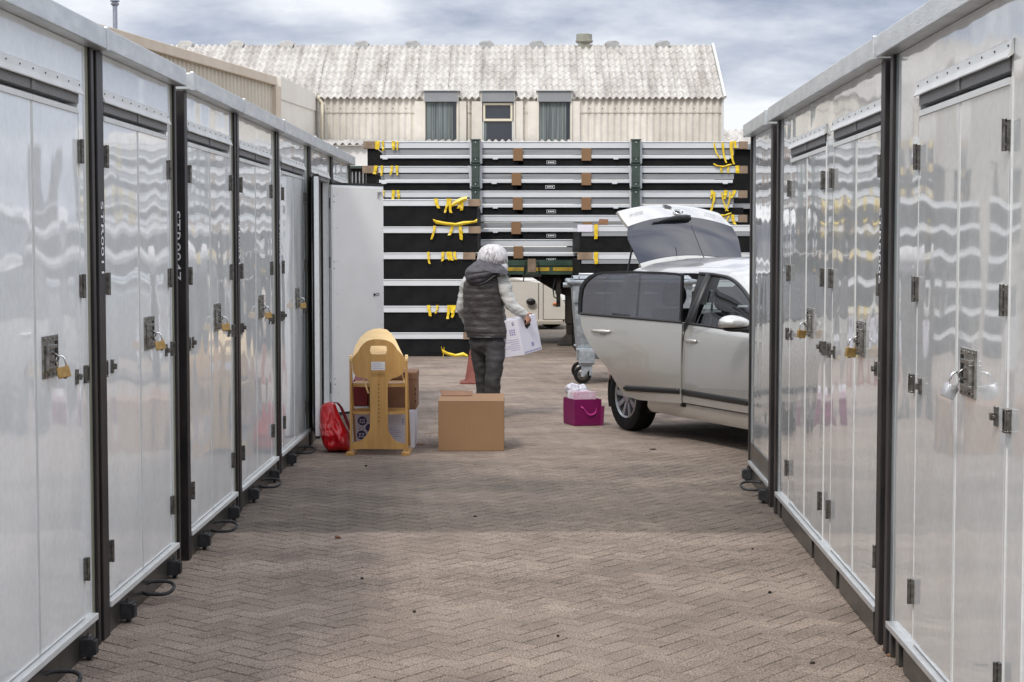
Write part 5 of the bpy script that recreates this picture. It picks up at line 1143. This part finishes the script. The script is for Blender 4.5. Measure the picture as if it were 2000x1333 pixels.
# tray / curved back shell leaning forward, seen above the board: bent plywood hoop
cx_ = z5(552, 460)
hoop = []
for (u, w_) in ro: hoop.append((u, w_))
wb_ = z5(550,372)[1]
tray = [(u, w_) for u, w_ in hoop]; lo2 = [(hoop[-1][0]-.01, wb_-.05), (hoop[0][0]+.01, wb_-.05)]
tray = [p for p in tray if p[1] > wb_-.045]+lo2
# leaning play tray behind the board, its pale face turned up toward the back
finish('tray', MB().plate(tray, .022, lambda u, w_, th: Vector((u, YH+.075+(w_-wb_)*1.15+th, w_))), M_woodl, t, bevel=.003)
for (xa, xb, nm_) in ((330,350,-1),(765,786,1)):
    a_ = z5(xa, 372); b_ = z5(xb, 1130); mb = MB(); mb.box(a_[0], b_[0], YH-.012, YH+.03, .03, a_[1]-.01); mb.add([(a_[0],YH+.34,.03),(b_[0],YH+.34,.03),(b_[0],YH+.38,.03),(a_[0],YH+.38,.03),(a_[0],YH+.02,.68),(b_[0],YH+.02,.68),(b_[0],YH+.06,.68),(a_[0],YH+.06,.68)], [(3,2,1,0),(4,5,6,7),(0,1,5,4),(1,2,6,5),(2,3,7,6),(3,0,4,7)])
    lg = finish('leg', mb, M_wood, t, bevel=.004)
    c = z5((xa+xb)/2, 405); mb = MB(); mb.rings([[(c[0]+d, YH+.01+.026*math.cos(a), c[1]+.026*math.sin(a)*1.2) for a in [i*2*math.pi/16 for i in range(16)]] for d in (-.011,.011)]); finish('knob', mb, M_woodl, lg, smooth=40)
    c = z5((306+368)/2 if nm_ < 0 else 770, 1145); mb = MB(); mb.box(c[0]-.033, c[0]+.033, YH-.05, YH+.42, .0, .016); mb.rings([[(c[0]+q*math.cos(a), YH-.02+q*math.sin(a), z) for a in [i*2*math.pi/14 for i in range(14)]] for q, z in ((.033,.0),(.034,.025),(.028,.030))]); finish('foot', mb, M_wood, lg, bevel=.003)
def curved_shelf(yl, yr_, dep, name):
    mb = MB(); a_ = z5(352, yl); b_ = z5(764, yl); r0 = []; n = 20; th_ = abs(z5(0, yl)[1]-z5(0, yr_)[1])
    top = [Vector((a_[0]+(b_[0]-a_[0])*i/n, YH+.06-.035*math.sin(math.pi*i/n), a_[1])) for i in range(n+1)]; bk = [Vector((a_[0]+(b_[0]-a_[0])*i/n, YH+.06+dep, a_[1])) for i in range(n+1)]
    dz = Vector((0,0,-th_)); mb.grid([bk, top, [v+dz for v in top], [v+dz for v in bk], bk]); finish(name, mb, M_wood, t, smooth=30)
curved_shelf(600, 628, .26, 'seat'); curved_shelf(822, 842, .30, 'footrest')
finish('tray_arm', MB().obox(Vector((z5(425,548)[0], YH+.03, z5(425,548)[1])), (.014,0,0), (.0,.02,0), Vector((z5(470,680)[0]-z5(425,548)[0], 0, z5(470,680)[1]-z5(425,548)[1]))).obox(Vector((z5(735,530)[0], YH+.03, z5(735,530)[1])), (.012,0,0), (0,.02,0), Vector((z5(755,600)[0]-z5(735,530)[0], 0, z5(755,600)[1]-z5(735,530)[1]))), M_woodl, t, bevel=.002)
# ================================================================ BOXES BEHIND THE HIGH CHAIR
YW_ = 13.55
xa = PX(688.5, YW_); xb = PX(808.5, YW_); zt_ = PZ(801, YW_)
t = thing('printed_box', 'white box with navy round prints on the ground behind the high chair', 'cardboard box', ((xa+xb)/2, YW_+.2, 0))
finish('carton', MB().box(xa, xb, YW_, YW_+.40, .002, zt_), M_wbox, t, bevel=.006)
def disc(mb, c, r_, y, n=24): mb.add([(c[0]+r_*math.cos(a), y, c[1]+r_*math.sin(a)) for a in [i*2*math.pi/n for i in range(n)]], [tuple(range(n))])
def q5(x, y): p = P(600+x/4, 600+y/4, YW_); return (p.x, p.z)
mb = MB()
for x, y, r_ in ((430,890,.037),(425,1000,.037),(490,945,.034)): disc(mb, q5(x,y), r_, YW_-.001)
finish('round_print', mb, M_navy, t, fixn=False)
mb = MB()
for x, y in ((430,893),(425,1003)):
    c = q5(x, y)
    for k, (dx, dz, w_) in enumerate(((-.02,.012,.014),(.004,.012,.016),(-.022,-.008,.012),(-.004,-.010,.012),(.012,-.008,.010))): mb.box(c[0]+dx, c[0]+dx+w_, YW_-.0022, YW_-.0016, c[1]+dz-.006, c[1]+dz+.006)
finish('print_detail', mb, M_wbox, t, fixn=False)
mb = MB()
for x, y in ((400,932),(415,945),(432,938),(452,948),(465,935),(405,955),(440,958)): disc(mb, q5(x,y), .0045, YW_-.001, 8)
finish('dot_print', mb, M_navy, t, fixn=False)
mb = MB()
for k in range(4):
    for m__ in range(3): c = q5(742+m__*20, 872+k*13); mb.box(c[0], c[0]+.014, YW_-.0014, YW_-.0006, c[1]-.008, c[1])
for k, ww in enumerate((.06,.085,.11,.08,.10,.07)): c = q5(632, 945+k*16); mb.box(c[0], c[0]+ww, YW_-.0014, YW_-.0006, c[1]-.0035, c[1])
finish('small_print', mb, M_lil, t, fixn=False)
xa2 = PX(716, YW_); xb2 = PX(812, YW_); zb_ = zt_+.002; zt2 = PZ(729, YW_)
t = thing('brown_box', 'worn brown cardboard box stacked on the white printed box', 'cardboard box', ((xa2+xb2)/2, YW_+.2, zb_))
finish('carton', MB().box(xa2, xb2, YW_+.01, YW_+.38, zb_, zt2), M_cardD, t, bevel=.01)
finish('flap', MB().obox((xa2-.002, YW_+.006, zt2-.055), (xb2-xa2+.004,0,0), (0,.38,0), (0,0,.058)), M_card2 if False else M_cardD, t, bevel=.003)
mb = MB()
for dz in (.06,.12,.16): mb.box(xb2-.012+.002, xb2-.004, YW_+.004, YW_+.012, zb_+dz, zb_+dz+.015)
finish('torn_hole', mb, M_slot, t)
xc, xd = PX(688, YW_-.12), PX(728, YW_-.12); zr_2 = PZ(742, YW_)
tag(finish('red_carton', MB().box(PX(689,YW_), PX(721,YW_)-.02, YW_-.02, YW_+.3, zb_+.03, zr_2).add([(PX(689,YW_),YW_+.02,zr_2),(PX(721,YW_)-.02,YW_+.02,zr_2),(PX(718,YW_)-.02,YW_+.14,zr_2+.05),(PX(692,YW_),YW_+.14,zr_2+.05)], [(0,1,2,3)]), M_redbox, bevel=.004), 'dark red box on the white printed box behind the high chair', 'box')
tag(finish('grey_tray', MB().box(PX(689,YW_)-.004, PX(722,YW_)-.015, YW_-.03, YW_+.31, zb_, zb_+.028), M_alu, bevel=.006), 'thin grey tray between the red box and the white printed box', 'tray')
# ================================================================ RED BAG
YG = 13.35
bo = [(649,785),(641,786),(631,790),(625,800),(624,826),(624,842),(628,858),(633,872),(640,881),(650,884),(676,884.5),(684,880),(684,862),(682,845),(676,835),(668,820),(660,803),(655,790)]
bo = smooth_poly([(lambda p: (p.x, max(.003,p.z)))(P(x, y, YG)) for x, y in bo], 3)
cxg = sum(p[0] for p in bo)/len(bo); czg = sum(p[1] for p in bo)/len(bo)
t = thing('plastic_bag', 'shiny red shopping bag slumped against the open container door', 'bag', (cxg, YG, 0))
rows = []; nr_ = 12
def bump_(u, w_): return .055+.035*noise.noise(Vector((u*9, w_*7, 1.3)))+.02*noise.noise(Vector((u*26, w_*16, 4)))
for sgn in (-1, 1):
    rr = []
    for i in range(nr_+1):
        f = i/nr_; row = []
        for (u, w_) in bo+[bo[0]]:
            x = cxg+(u-cxg)*f; z = czg+(w_-czg)*f; d = math.sqrt(max(0, 1-f**2.2))*bump_(x, z)*2.0*(1.25-.9*max(0,(z-.05)/.42)); row.append(Vector((x, YG+sgn*d, z)))
        rr.append(row)
    rows.append(rr)
mb = MB(); mb.grid(rows[0]); mb.grid(rows[1][::-1]); o = finish('sack', mb, M_red, t); weld(o, .0008)
o.data.set_sharp_from_angle(angle=R(80))
for k, dx in enumerate((0, .02)):
    pts = [P(x+dx*120, y, YG-.05+k*.09) for x, y in ((650,787),(658,787),(665,796),(672,812),(678,828),(684,842))]
    mb = MB(); rws = [[p+Vector((-.010,0,.004)), p+Vector((0,-.004,0)), p+Vector((.010,0,-.004)), p+Vector((0,.004,0)), p+Vector((-.010,0,.004))] for p in pts]; mb.grid(rws); finish('handle', mb, M_dred, t)
def bagT(x, y): p = P(x, y, YG); f = .6; return Vector((p.x, YG-.155, p.z))
sack = o
finish('print', MB().text('A STAR', .042, lambda u, v: bagT(640, 829)+Vector((u*.7, 0, v+u*.05))).text('NZ', .055, lambda u, v: bagT(641, 843.5)+Vector((u*.8, .0, v))), mat('faint_print', (0.62,0.16,0.16), 0.5), t, fixn=False)
# ================================================================ MAGENTA BAG
pl_ = G(1101, 829); pm_ = G(1122.5, 832.5); pr_ = G(1176, 832)
t = thing('gift_bag', 'magenta card carrier bag on the paving left of the rear wheel', 'bag', (pm_.x+.12, pm_.y+.1, 0))
A_ = pm_; B_ = Vector((pr_.x-.005, pr_.y+.03, 0)); C_ = Vector((pl_.x, pl_.y+.10, 0)); D__ = B_+(C_-A_)
h1 = PZ(781, A_.y)
mb = MB(); base = [A_, B_, D__, C_]
ctr_ = (A_+D__)/2
rr = []
for h_, q_ in ((.002,.985),(.05,1),(h1*.6,1.01),(h1,1.0)):
    ring = []
    for a_, b_ in zip(base, base[1:]+base[:1]):
        for k in range(4): p = a_+(b_-a_)*k/4; p = ctr_+(p-ctr_)*(q_-(.02*math.sin(k*math.pi/4) if h_ > .1 else 0)); ring.append(Vector((p.x, p.y, h_)))
    rr.append(ring)
rr.append([ctr_+(v-ctr_)*.97 if False else Vector((ctr_.x+(v.x-ctr_.x)*.97, ctr_.y+(v.y-ctr_.y)*.97, h1)) for v in rr[-1]]); rr.append([Vector((ctr_.x+(v.x-ctr_.x)*.97, ctr_.y+(v.y-ctr_.y)*.97, .02)) for v in rr[0]])
mb.rings(rr); finish('carrier', mb, M_mag, t, smooth=25)
mb = MB(); q = B_+Vector((.012,-.01,0)); mb.add([q, q+Vector((.012,.08,0)), q+Vector((.022,.08,h1*.76)), q+Vector((.012,.0,h1*.74)), q-Vector((.02,-.004,0)), q+Vector((-.02,.004,h1*.74))], [(0,1,2,3),(4,0,3,5)]); finish('side_fold', mb, M_mag, t)
e1 = (B_-A_).normalized(); nf = Vector((e1.y, -e1.x, 0))
def fT(px_, py_, o_=.006): 
    d = ray(px_, py_); t_ = (A_+nf*o_-Vector((0,0,EYE))).dot(nf)/d.dot(nf); return Vector((0,0,EYE))+d*t_
for pts in (((1134,795),(1139,797),(1143,803),(1147,808),(1153,810.5),(1159,809),(1163,805),(1164.5,800),(1164,795)),):
    mb = MB(); P_ = [fT(*p_, .010+.012*math.sin(i*.6)) for i, p_ in enumerate(pts)]; rws = []
    for i, p in enumerate(P_): w_ = .010*(.5+.5*abs(math.cos(i*1.1))); rws.append([p+Vector((0,0,w_)), p+Vector((w_*.6,-.002,-w_))])
    mb.grid(rws); finish('ribbon_handle', mb, M_ribbon, t)
t2 = thing('printed_carton', 'white and pink printed packs standing inside the magenta bag', 'packs', (ctr_.x, ctr_.y, .03))
ztp = PZ(766.5, A_.y)
for k in range(7):
    q0 = A_+(C_-A_)*(.08+.11*k)+e1*.02; finish('pack', MB().obox(q0+Vector((0,0,.03)), e1*(.19-.015*(k%2)), (C_-A_).normalized()*.022, (0,0,ztp-.03-.006*(k%3))), M_pink if k < 5 else M_wbox, t2, bevel=.002)
mb = MB(); cb = C_+(D__-C_)*.35
mb.ell(Vector((PX(1122, C_.y), C_.y+.0, ztp+.005)), .075,.06,.055, 22, 14, fn=lambda v: v*(1+.45*noise.noise(v*22))); mb.ell(Vector((PX(1138, C_.y), C_.y+.02, ztp+.01)), .05,.05,.042, 18, 12, fn=lambda v: v*(1+.45*noise.noise(v*26+Vector((3,0,0)))))
tag(finish('crumpled_bag', mb, M_poly, smooth=60), 'crumpled white plastic bag stuffed into the top of the magenta bag', 'plastic bag')
# ================================================================ PERSON
YP = 16.0
def pp(x, y, Y=YP): return P(x, y, Y)
person = thing('person', 'white-haired person in a dark quilted vest carrying a white box, seen from behind', 'person', (PX(955, YP), YP, 0))
def skin(name, verts, edges, m, parent, root=0, sub=2):
    me = bpy.data.meshes.new(name); inv = parent.matrix_basis.inverted() if parent.parent is None else (parent.parent.matrix_basis @ parent.matrix_basis).inverted()
    me.from_pydata([tuple(inv @ Vector(v[0])) for v in verts], edges, []); o = bpy.data.objects.new(name, me); COL.objects.link(o); o.parent = parent
    sk = o.modifiers.new('skin', 'SKIN'); sk.use_smooth_shade = True
    for i, v in enumerate(verts): r_ = v[1] if isinstance(v[1], tuple) else (v[1], v[1]); me.skin_vertices[0].data[i].radius = r_
    me.skin_vertices[0].data[root].use_root = True
    s_ = o.modifiers.new('sub', 'SUBSURF'); s_.levels = sub; s_.render_levels = sub
    # bake to a plain mesh
    dg = bpy.context.evaluated_depsgraph_get(); dg.update(); m2 = bpy.data.meshes.new_from_object(o.evaluated_get(dg)); o.modifiers.clear(); old = o.data; o.data = m2; bpy.data.meshes.remove(old)
    o.data.materials.clear(); o.data.materials.append(m)
    for p in o.data.polygons: p.use_smooth = True
    return o
hd = pp(964, 507, 16.02)
hand = pp(1030.5, 619, 15.99)
V = [(pp(957,672,16.05),.085), (pp(955,640),.10), (pp(952,590),.11), (pp(952,552),.105), (pp(956,535,16.02),.05), (pp(960,522,16.03),.048),   #0-5
 (pp(979,550,15.98),.05), (pp(1001,597,15.96),.036), (pp(1022,613,15.97),.024),      #6-8 right arm
 (pp(918,552,16.05),.05), (pp(899,600,16.12),.036), (pp(915,632,16.38),.026), (pp(930,640,16.55),.03),     #9-12 left arm
 (pp(966,684,15.98),.060), (pp(965,738,15.95),.042), (pp(961,800,16.0),.030), (pp(961,810,16.05),.028),    #13-16
 (pp(940,684,16.08),.060), (pp(941,738,16.14),.038), (pp(943,795,16.2),.028), (pp(943,803,16.26),.026)]
E = [(0,1),(1,2),(2,3),(3,4),(4,5),(3,6),(6,7),(7,8),(3,9),(9,10),(10,11),(11,12),(0,13),(13,14),(14,15),(15,16),(0,17),(17,18),(18,19),(19,20)]
# head vertices and right hand with five fingers as part of the same skeleton
V += [(hd+Vector((0,0.02,-.03)),.075), (hd+Vector((.0,.035,.035)),.085)]; E += [(5,21),(21,22)]
wr = V[8][0]; palm = pp(1029,619,15.955); V.append((palm, (.020,.028))); ip = len(V)-1; E.append((8, ip))
fdir = [(pp(1035,622,15.96), pp(1036,627,15.985), pp(1033.5,630,16.01)), (pp(1034,625.5,15.945), pp(1034,630,15.975), pp(1031.5,632.5,16.0)), (pp(1032,628,15.93), pp(1031,632,15.96), pp(1029,633.5,15.99)), (pp(1029.5,629,15.92), pp(1028.5,632.5,15.94), pp(1027,633.5,15.97))]
for k, ch in enumerate(fdir):
    prev = ip
    for j, q in enumerate(ch): V.append((q, .0085-.001*j)); E.append((prev, len(V)-1)); prev = len(V)-1
for j, q in enumerate((pp(1031,613.5,15.93), pp(1036,612,15.935), pp(1039,614.5,15.945))): V.append((q, .0095-.001*j)); E.append((ip if j == 0 else len(V)-2, len(V)-1))
# left hand, holding the far side of the box
prevp = 12
for k in range(4):
    q1 = V[12][0]+Vector((.02+.012*k,.05,.02-.018*k)); q2 = q1+Vector((.01,.03,-.02)); V.append((q1,.0085)); E.append((12,len(V)-1)); V.append((q2,.0075)); E.append((len(V)-2,len(V)-1))
q1 = V[12][0]+Vector((.03,.0,.035)); V.append((q1,.0095)); E.append((12,len(V)-1)); V.append((q1+Vector((.03,.02,.0)),.008)); E.append((len(V)-2,len(V)-1))
bodyp = skin('body', V, E, M_skin, person)
# face on the far side
fc = hd+Vector((.02,.105,0)); mb = MB(); mb.ell(fc+Vector((0,-.02,-.01)), .072,.05,.10, 18, 12); mb.tube([fc+Vector((.002,.02,.02)), fc+Vector((.003,.045,-.015)), fc+Vector((.003,.03,-.03))], [.008,.014,.010], 8); mb.tube([fc+Vector((-.022,.022,-.055)), fc+Vector((.003,.030,-.055)), fc+Vector((.028,.022,-.055))], [.004,.006,.004], 6); finish('face', mb, M_skin, person, smooth=True)
for dx in (-.028, .034): finish('eye', MB().ell(fc+Vector((dx,.022,.022)), .012,.010,.008, 10, 8), M_trimb, person, smooth=True)
# lofted clothing
def loft(spec, n=48, quilt=None, nz=0.0, seed=0, disp=None):
    """spec: list of (px_left, px_right, py, depth radius, Ycentre) ; interpolated smoothly"""
    rows = []; K = len(spec); M = 9
    for i in range((K-1)*M+1):
        a_, f = divmod(i, M); f /= M
        if a_ >= K-1: a_, f = K-2, 1.0
        p0, p1, p2, p3 = spec[max(0,a_-1)], spec[a_], spec[a_+1], spec[min(K-1,a_+2)]
        v = [.5*((2*p1[k])+(-p0[k]+p2[k])*f+(2*p0[k]-5*p1[k]+4*p2[k]-p3[k])*f*f+(-p0[k]+3*p1[k]-3*p2[k]+p3[k])*f**3) for k in range(5)]
        cL = P(v[0], v[2], v[4]); cR = P(v[1], v[2], v[4]); c = (cL+cR)/2; rx = (cR.x-cL.x)/2; ry = v[3]; row = []
        for j in range(n):
            t_ = 2*math.pi*j/n; ct, st = math.cos(t_), math.sin(t_)
            e_ = 1.0; x = abs(ct)**.9*(1 if ct > 0 else -1)*rx; y = abs(st)**.9*(1 if st > 0 else -1)*ry
            q = c+Vector((x, y, 0)); dv = Vector((ct, st, 0)); d = 0
            if quilt: ph = (q.z+.008*noise.noise(Vector((q.x*5, q.y*5, q.z*3))))/quilt; d += .0075*abs(math.sin(math.pi*ph))**.6-.004
            if nz: d += nz*noise.noise(Vector((q.x*14+seed, q.y*14, q.z*9)))+nz*.5*noise.noise(Vector((q.x*34+seed, q.y*30, q.z*24)))
            if disp: d += disp(q, t_)
            row.append(q+dv*d)
        rows.append(row)
    return rows
vest = loft([(930,972,533,.09,16.02),(915,978,541,.12,16.01),(906,981,556,.14,16.0),(904,983,578,.145,16.0),(905,985,602,.14,16.0),(906,989,625,.14,16.0),(908,992,643,.145,16.0),(912,992,654,.145,16.0),(914,990,657.5,.14,16.0)], quilt=.062, nz=.010)
mb = MB(); mb.rings(vest); vs_ = finish('vest', mb, M_vest, person, smooth=True)
# armhole edge and white sleeve seam
hem = [v for v in vest[-1]]; finish('hem', MB().tube([v+Vector((0,0,-.002)) for v in hem+[hem[0]]], .008, 6, cap=False), M_trimb, vs_)
# hood lying on the back
def hoodpt(a_, r_):
    # outline of the hood as seen from behind, in pixels
    pass
ho = [(930,510),(921,517),(910,527),(908,540),(914,550),(926,555),(938,556),(950,550),(962,541),(975,534),(988,531),(993,536),(985,522),(972,513),(958,505),(944,503)]
hs = smooth_poly([(lambda p: (p.x, p.z))(P(x, y, 15.86)) for x, y in ho], 4)
cxh = sum(p[0] for p in hs)/len(hs)-.02; czh = sum(p[1] for p in hs)/len(hs)
rws = []
for i in range(15):
    f = i/14; row = []
    for (u, w_) in hs+[hs[0]]:
        x = cxh+(u-cxh)*f; z = czh+(w_-czh)*f; back_ = 15.80+.055*(f**2.2)+max(0,(z-czh))*1.05*.55
        d = .014*abs(math.sin(math.pi*(z+.02*math.sin(x*9))/.055))**.6+.012*noise.noise(Vector((x*16, z*16, 2)))
        row.append(Vector((x, back_-d*(1-f**8), z)))
    rws.append(row)
mb = MB(); mb.grid(rws); mb.grid([[v for v in rws[-1]], [v+Vector((0,.10,-.01)) for v in rws[-1]]]); hood = finish('hood', mb, M_hood, vs_); weld(hood, .0005); hood.data.set_sharp_from_angle(angle=R(70))
ed = [P(x, y, Y) for x, y, Y in ((926,556,15.83),(938,556,15.82),(950,551,15.81),(962,542,15.82),(975,534,15.84),(987,530,15.86),(992,535,15.90),(996,543,15.95))]
finish('hood_edge', MB().tube(ed, [.006,.009,.009,.009,.010,.011,.010,.007], 8), M_trimb, vs_, smooth=True)
# sleeves: one jersey mesh (two tapered arms)
def limb(chain, m_, name, parent, nz=.010, n=28, extra=None):
    rows = []; K = len(chain); M = 8
    pts = []; rs = []
    for i in range((K-1)*M+1):
        a_, f = divmod(i, M); f /= M
        if a_ >= K-1: a_, f = K-2, 1.0
        c4 = [chain[max(0,a_-1)], chain[a_], chain[a_+1], chain[min(K-1,a_+2)]]
        cat = lambda g: .5*((2*g(c4[1]))+(-1*g(c4[0])+g(c4[2]))*f+(2*g(c4[0])-5*g(c4[1])+4*g(c4[2])-g(c4[3]))*f*f+(-1*g(c4[0])+3*g(c4[1])-3*g(c4[2])+g(c4[3]))*f**3)
        pts.append(cat(lambda q: q[0])); rs.append(cat(lambda q: q[1]))
    up_ = None
    for i, p in enumerate(pts):
        d = (pts[min(i+1,len(pts)-1)]-pts[max(i-1,0)]).normalized()
        if up_ is None: up_ = Vector((0,1,0))
        a_ = d.cross(up_).normalized(); b_ = a_.cross(d).normalized(); up_ = b_; row = []
        for j in range(n):
            t_ = 2*math.pi*j/n; dv = a_*math.cos(t_)+b_*math.sin(t_); q = p+dv*rs[i]
            row.append(q+dv*(nz*noise.noise(Vector((q.x*13, q.y*13, q.z*22)))+nz*.7*noise.noise(Vector((q.x*30, q.y*30, q.z*48+q.x*20)))))
        rows.append(row)
    return rows
sl = MB(); sl.rings(limb([(pp(972,541,16.0),.05),(pp(980,550,15.97),.072),(pp(988,570,15.95),.066),(pp(997,592,15.94),.058),(pp(1006,603,15.93),.052),(pp(1017,609,15.94),.042),(pp(1025,614,15.95),.034),(pp(1027,616,15.955),.031)], None, None, None, .012))
sl.rings(limb([(pp(922,544,16.03),.05),(pp(915,553,16.06),.068),(pp(907,578,16.1),.060),(pp(902,600,16.13),.054),(pp(907,616,16.25),.046),(pp(915,632,16.38),.038),(pp(924,637,16.48),.033)], None, None, None, .012))
finish('sweater', sl, M_sweat, person, smooth=True)
# trousers
tr = MB()
tr.rings(limb([(pp(958,655,16.0),.115),(pp(965,672,15.98),.105),(pp(966,695,15.96),.092),(pp(966,718,15.94),.082),(pp(963,745,15.95),.074),(pp(962,770,15.98),.070),(pp(961,792,16.0),.074),(pp(961,804,16.0),.072)], None, None, None, .010))
tr.rings(limb([(pp(944,655,16.05),.115),(pp(939,672,16.08),.105),(pp(938,695,16.10),.088),(pp(940,718,16.12),.076),(pp(942,745,16.15),.066),(pp(943,770,16.18),.062),(pp(943,790,16.2),.066),(pp(943,799,16.2),.066)], None, None, None, .010))
tr.rings(loft([(920,982,648,.12,16.02),(917,988,660,.13,16.02),(918,988,672,.13,16.02),(924,985,684,.11,16.03),(938,975,693,.08,16.03)], nz=.012))
finish('trousers', tr, M_trous, person, smooth=True)
for (x, Y) in ((961, 15.98), (943, 16.18)):
    c = pp(x, 780, Y); rings = []
    for k, (dy, hw, hh) in enumerate(((-.11,.030,.045),(-.08,.042,.07),(0,.044,.085),(.08,.050,.06),(.15,.046,.045),(.175,.025,.025))): rings.append([(c.x+hw*math.cos(a), Y+dy+.02, max(.002, hh*.9*(.5+.5*math.sin(a)))) for a in [i*2*math.pi/16 for i in range(16)]])
    finish('shoe', MB().rings(rings), M_shoe, person, smooth=True)
# hair: a cap with many locks combed down from the crown
def hf(v):
    return v*(1+.14*noise.noise(v*10)+.08*noise.noise(v*30))
hc = pp(962, 506, 16.0)
mb = MB(); mb.ell(hc, .137, .13, .135, 36, 24, fn=hf)
mb.ell(pp(948,524,15.98), .085, .09, .075, 24, 16, fn=hf); mb.ell(pp(979,523,15.98), .062, .10, .085, 24, 16, fn=hf)
rg = random.Random(5)
crown = hc+Vector((.02,-.0,.13))
for k in range(420):
    a_ = rg.uniform(0, 2*math.pi); L_ = rg.uniform(.8, 1.12); pts = []
    for j in range(7):
        ph = (.08+j/6*1.55*L_); r_ = 1.02+.06*rg.random()*(j/6); sw = a_+.25*math.sin(j*.6+k)
        v = Vector((math.sin(min(ph,1.9))*math.cos(sw)*.137, math.sin(min(ph,1.9))*math.sin(sw)*.132, math.cos(ph)*.135-.018*max(0,j-4)))*r_
        pts.append(hc+v)
    mb.tube(pts, [.003,.006,.007,.007,.006,.004,.0015], 4)
finish('hair', mb, M_hair, person, smooth=True)
# carried white box, tilted in the hands
A = pp(1009.5, 623, 15.86); Bq = pp(1043, 598.5, 16.17); Dq = pp(1023, 694, 15.86)
e3 = (Dq-A).normalized(); e1_ = Bq-A; e1_ = (e1_-e3*e1_.dot(e3)); Lb = e1_.length; e1_.normalize(); e2_ = e3.cross(e1_).normalized()
if e2_.x > 0: e2_ = -e2_
Hb = (Dq-A).length; Wb = .46
t = thing('carried_box', 'white printed box with a hand hole, held by the person in the quilted vest', 'cardboard box', A+e2_*.2+e1_*.15)
finish('carton', MB().obox(A, e2_*Wb, e1_*Lb, e3*Hb), M_wbox, t, bevel=.004)
nR = -e2_; nF = -e1_; nTop = -e3
def onR(f, g, o_=.0012): return A+e1_*(f*Lb)+e3*(g*Hb)+nR*o_     # right face
def onF(f, g, o_=.0012): return A+e2_*(f*Wb)+e3*(g*Hb)+nF*o_     # face toward the camera
def onT(f, g, o_=.0012): return A+e2_*(f*Wb)+e1_*(g*Lb)+nTop*o_
hl = [(.34,.10),(.58,.06),(.66,.12),(.62,.26),(.40,.34),(.33,.26)]
mb = MB(); mb.add([onR(f, g, .0016) for f, g in hl], [tuple(range(6))]); finish('hand_hole', mb, M_slot, t, fixn=False)
mb = MB()
for k in range(4): mb.add([onR(.50+k*.035,.72), onR(.525+k*.035,.72), onR(.525+k*.035,.84), onR(.50+k*.035,.84)], [(0,1,2,3)])
for k in range(11): mb.add([onR(.08+k*.08,.925), onR(.14+k*.08,.925), onR(.14+k*.08,.965), onR(.08+k*.08,.965)], [(0,1,2,3)])
for k in range(3):
    for j in range(3): mb.add([onF(.10+k*.05,.27+j*.06), onF(.135+k*.05,.27+j*.06), onF(.135+k*.05,.315+j*.06), onF(.10+k*.05,.315+j*.06)], [(0,1,2,3)])
for k, w_ in enumerate((.25,.35,.2,.3,.34,.22)): mb.add([onF(.05,.55+k*.055), onF(.05+w_,.55+k*.055), onF(.05+w_,.562+k*.055), onF(.05,.562+k*.055)], [(0,1,2,3)])
finish('small_print', mb, M_lil, t, fixn=False)
mb = MB(); mb.text('B', .05, lambda u, v: onF(.12, .13)+(-e2_)*u*1.0+(-e3)*v); mb.text('E', .05, lambda u, v: onF(.30, .13)+(-e2_)*u+(-e3)*v)
for k, (f, w_) in enumerate(((.12,.1),(.25,.08),(.2,.14))): mb.add([onT(f,.25+k*.08), onT(f+w_,.25+k*.08), onT(f+w_,.285+k*.08), onT(f,.285+k*.08)], [(0,1,2,3)])
finish('bold_print', mb, M_navy, t, fixn=False)
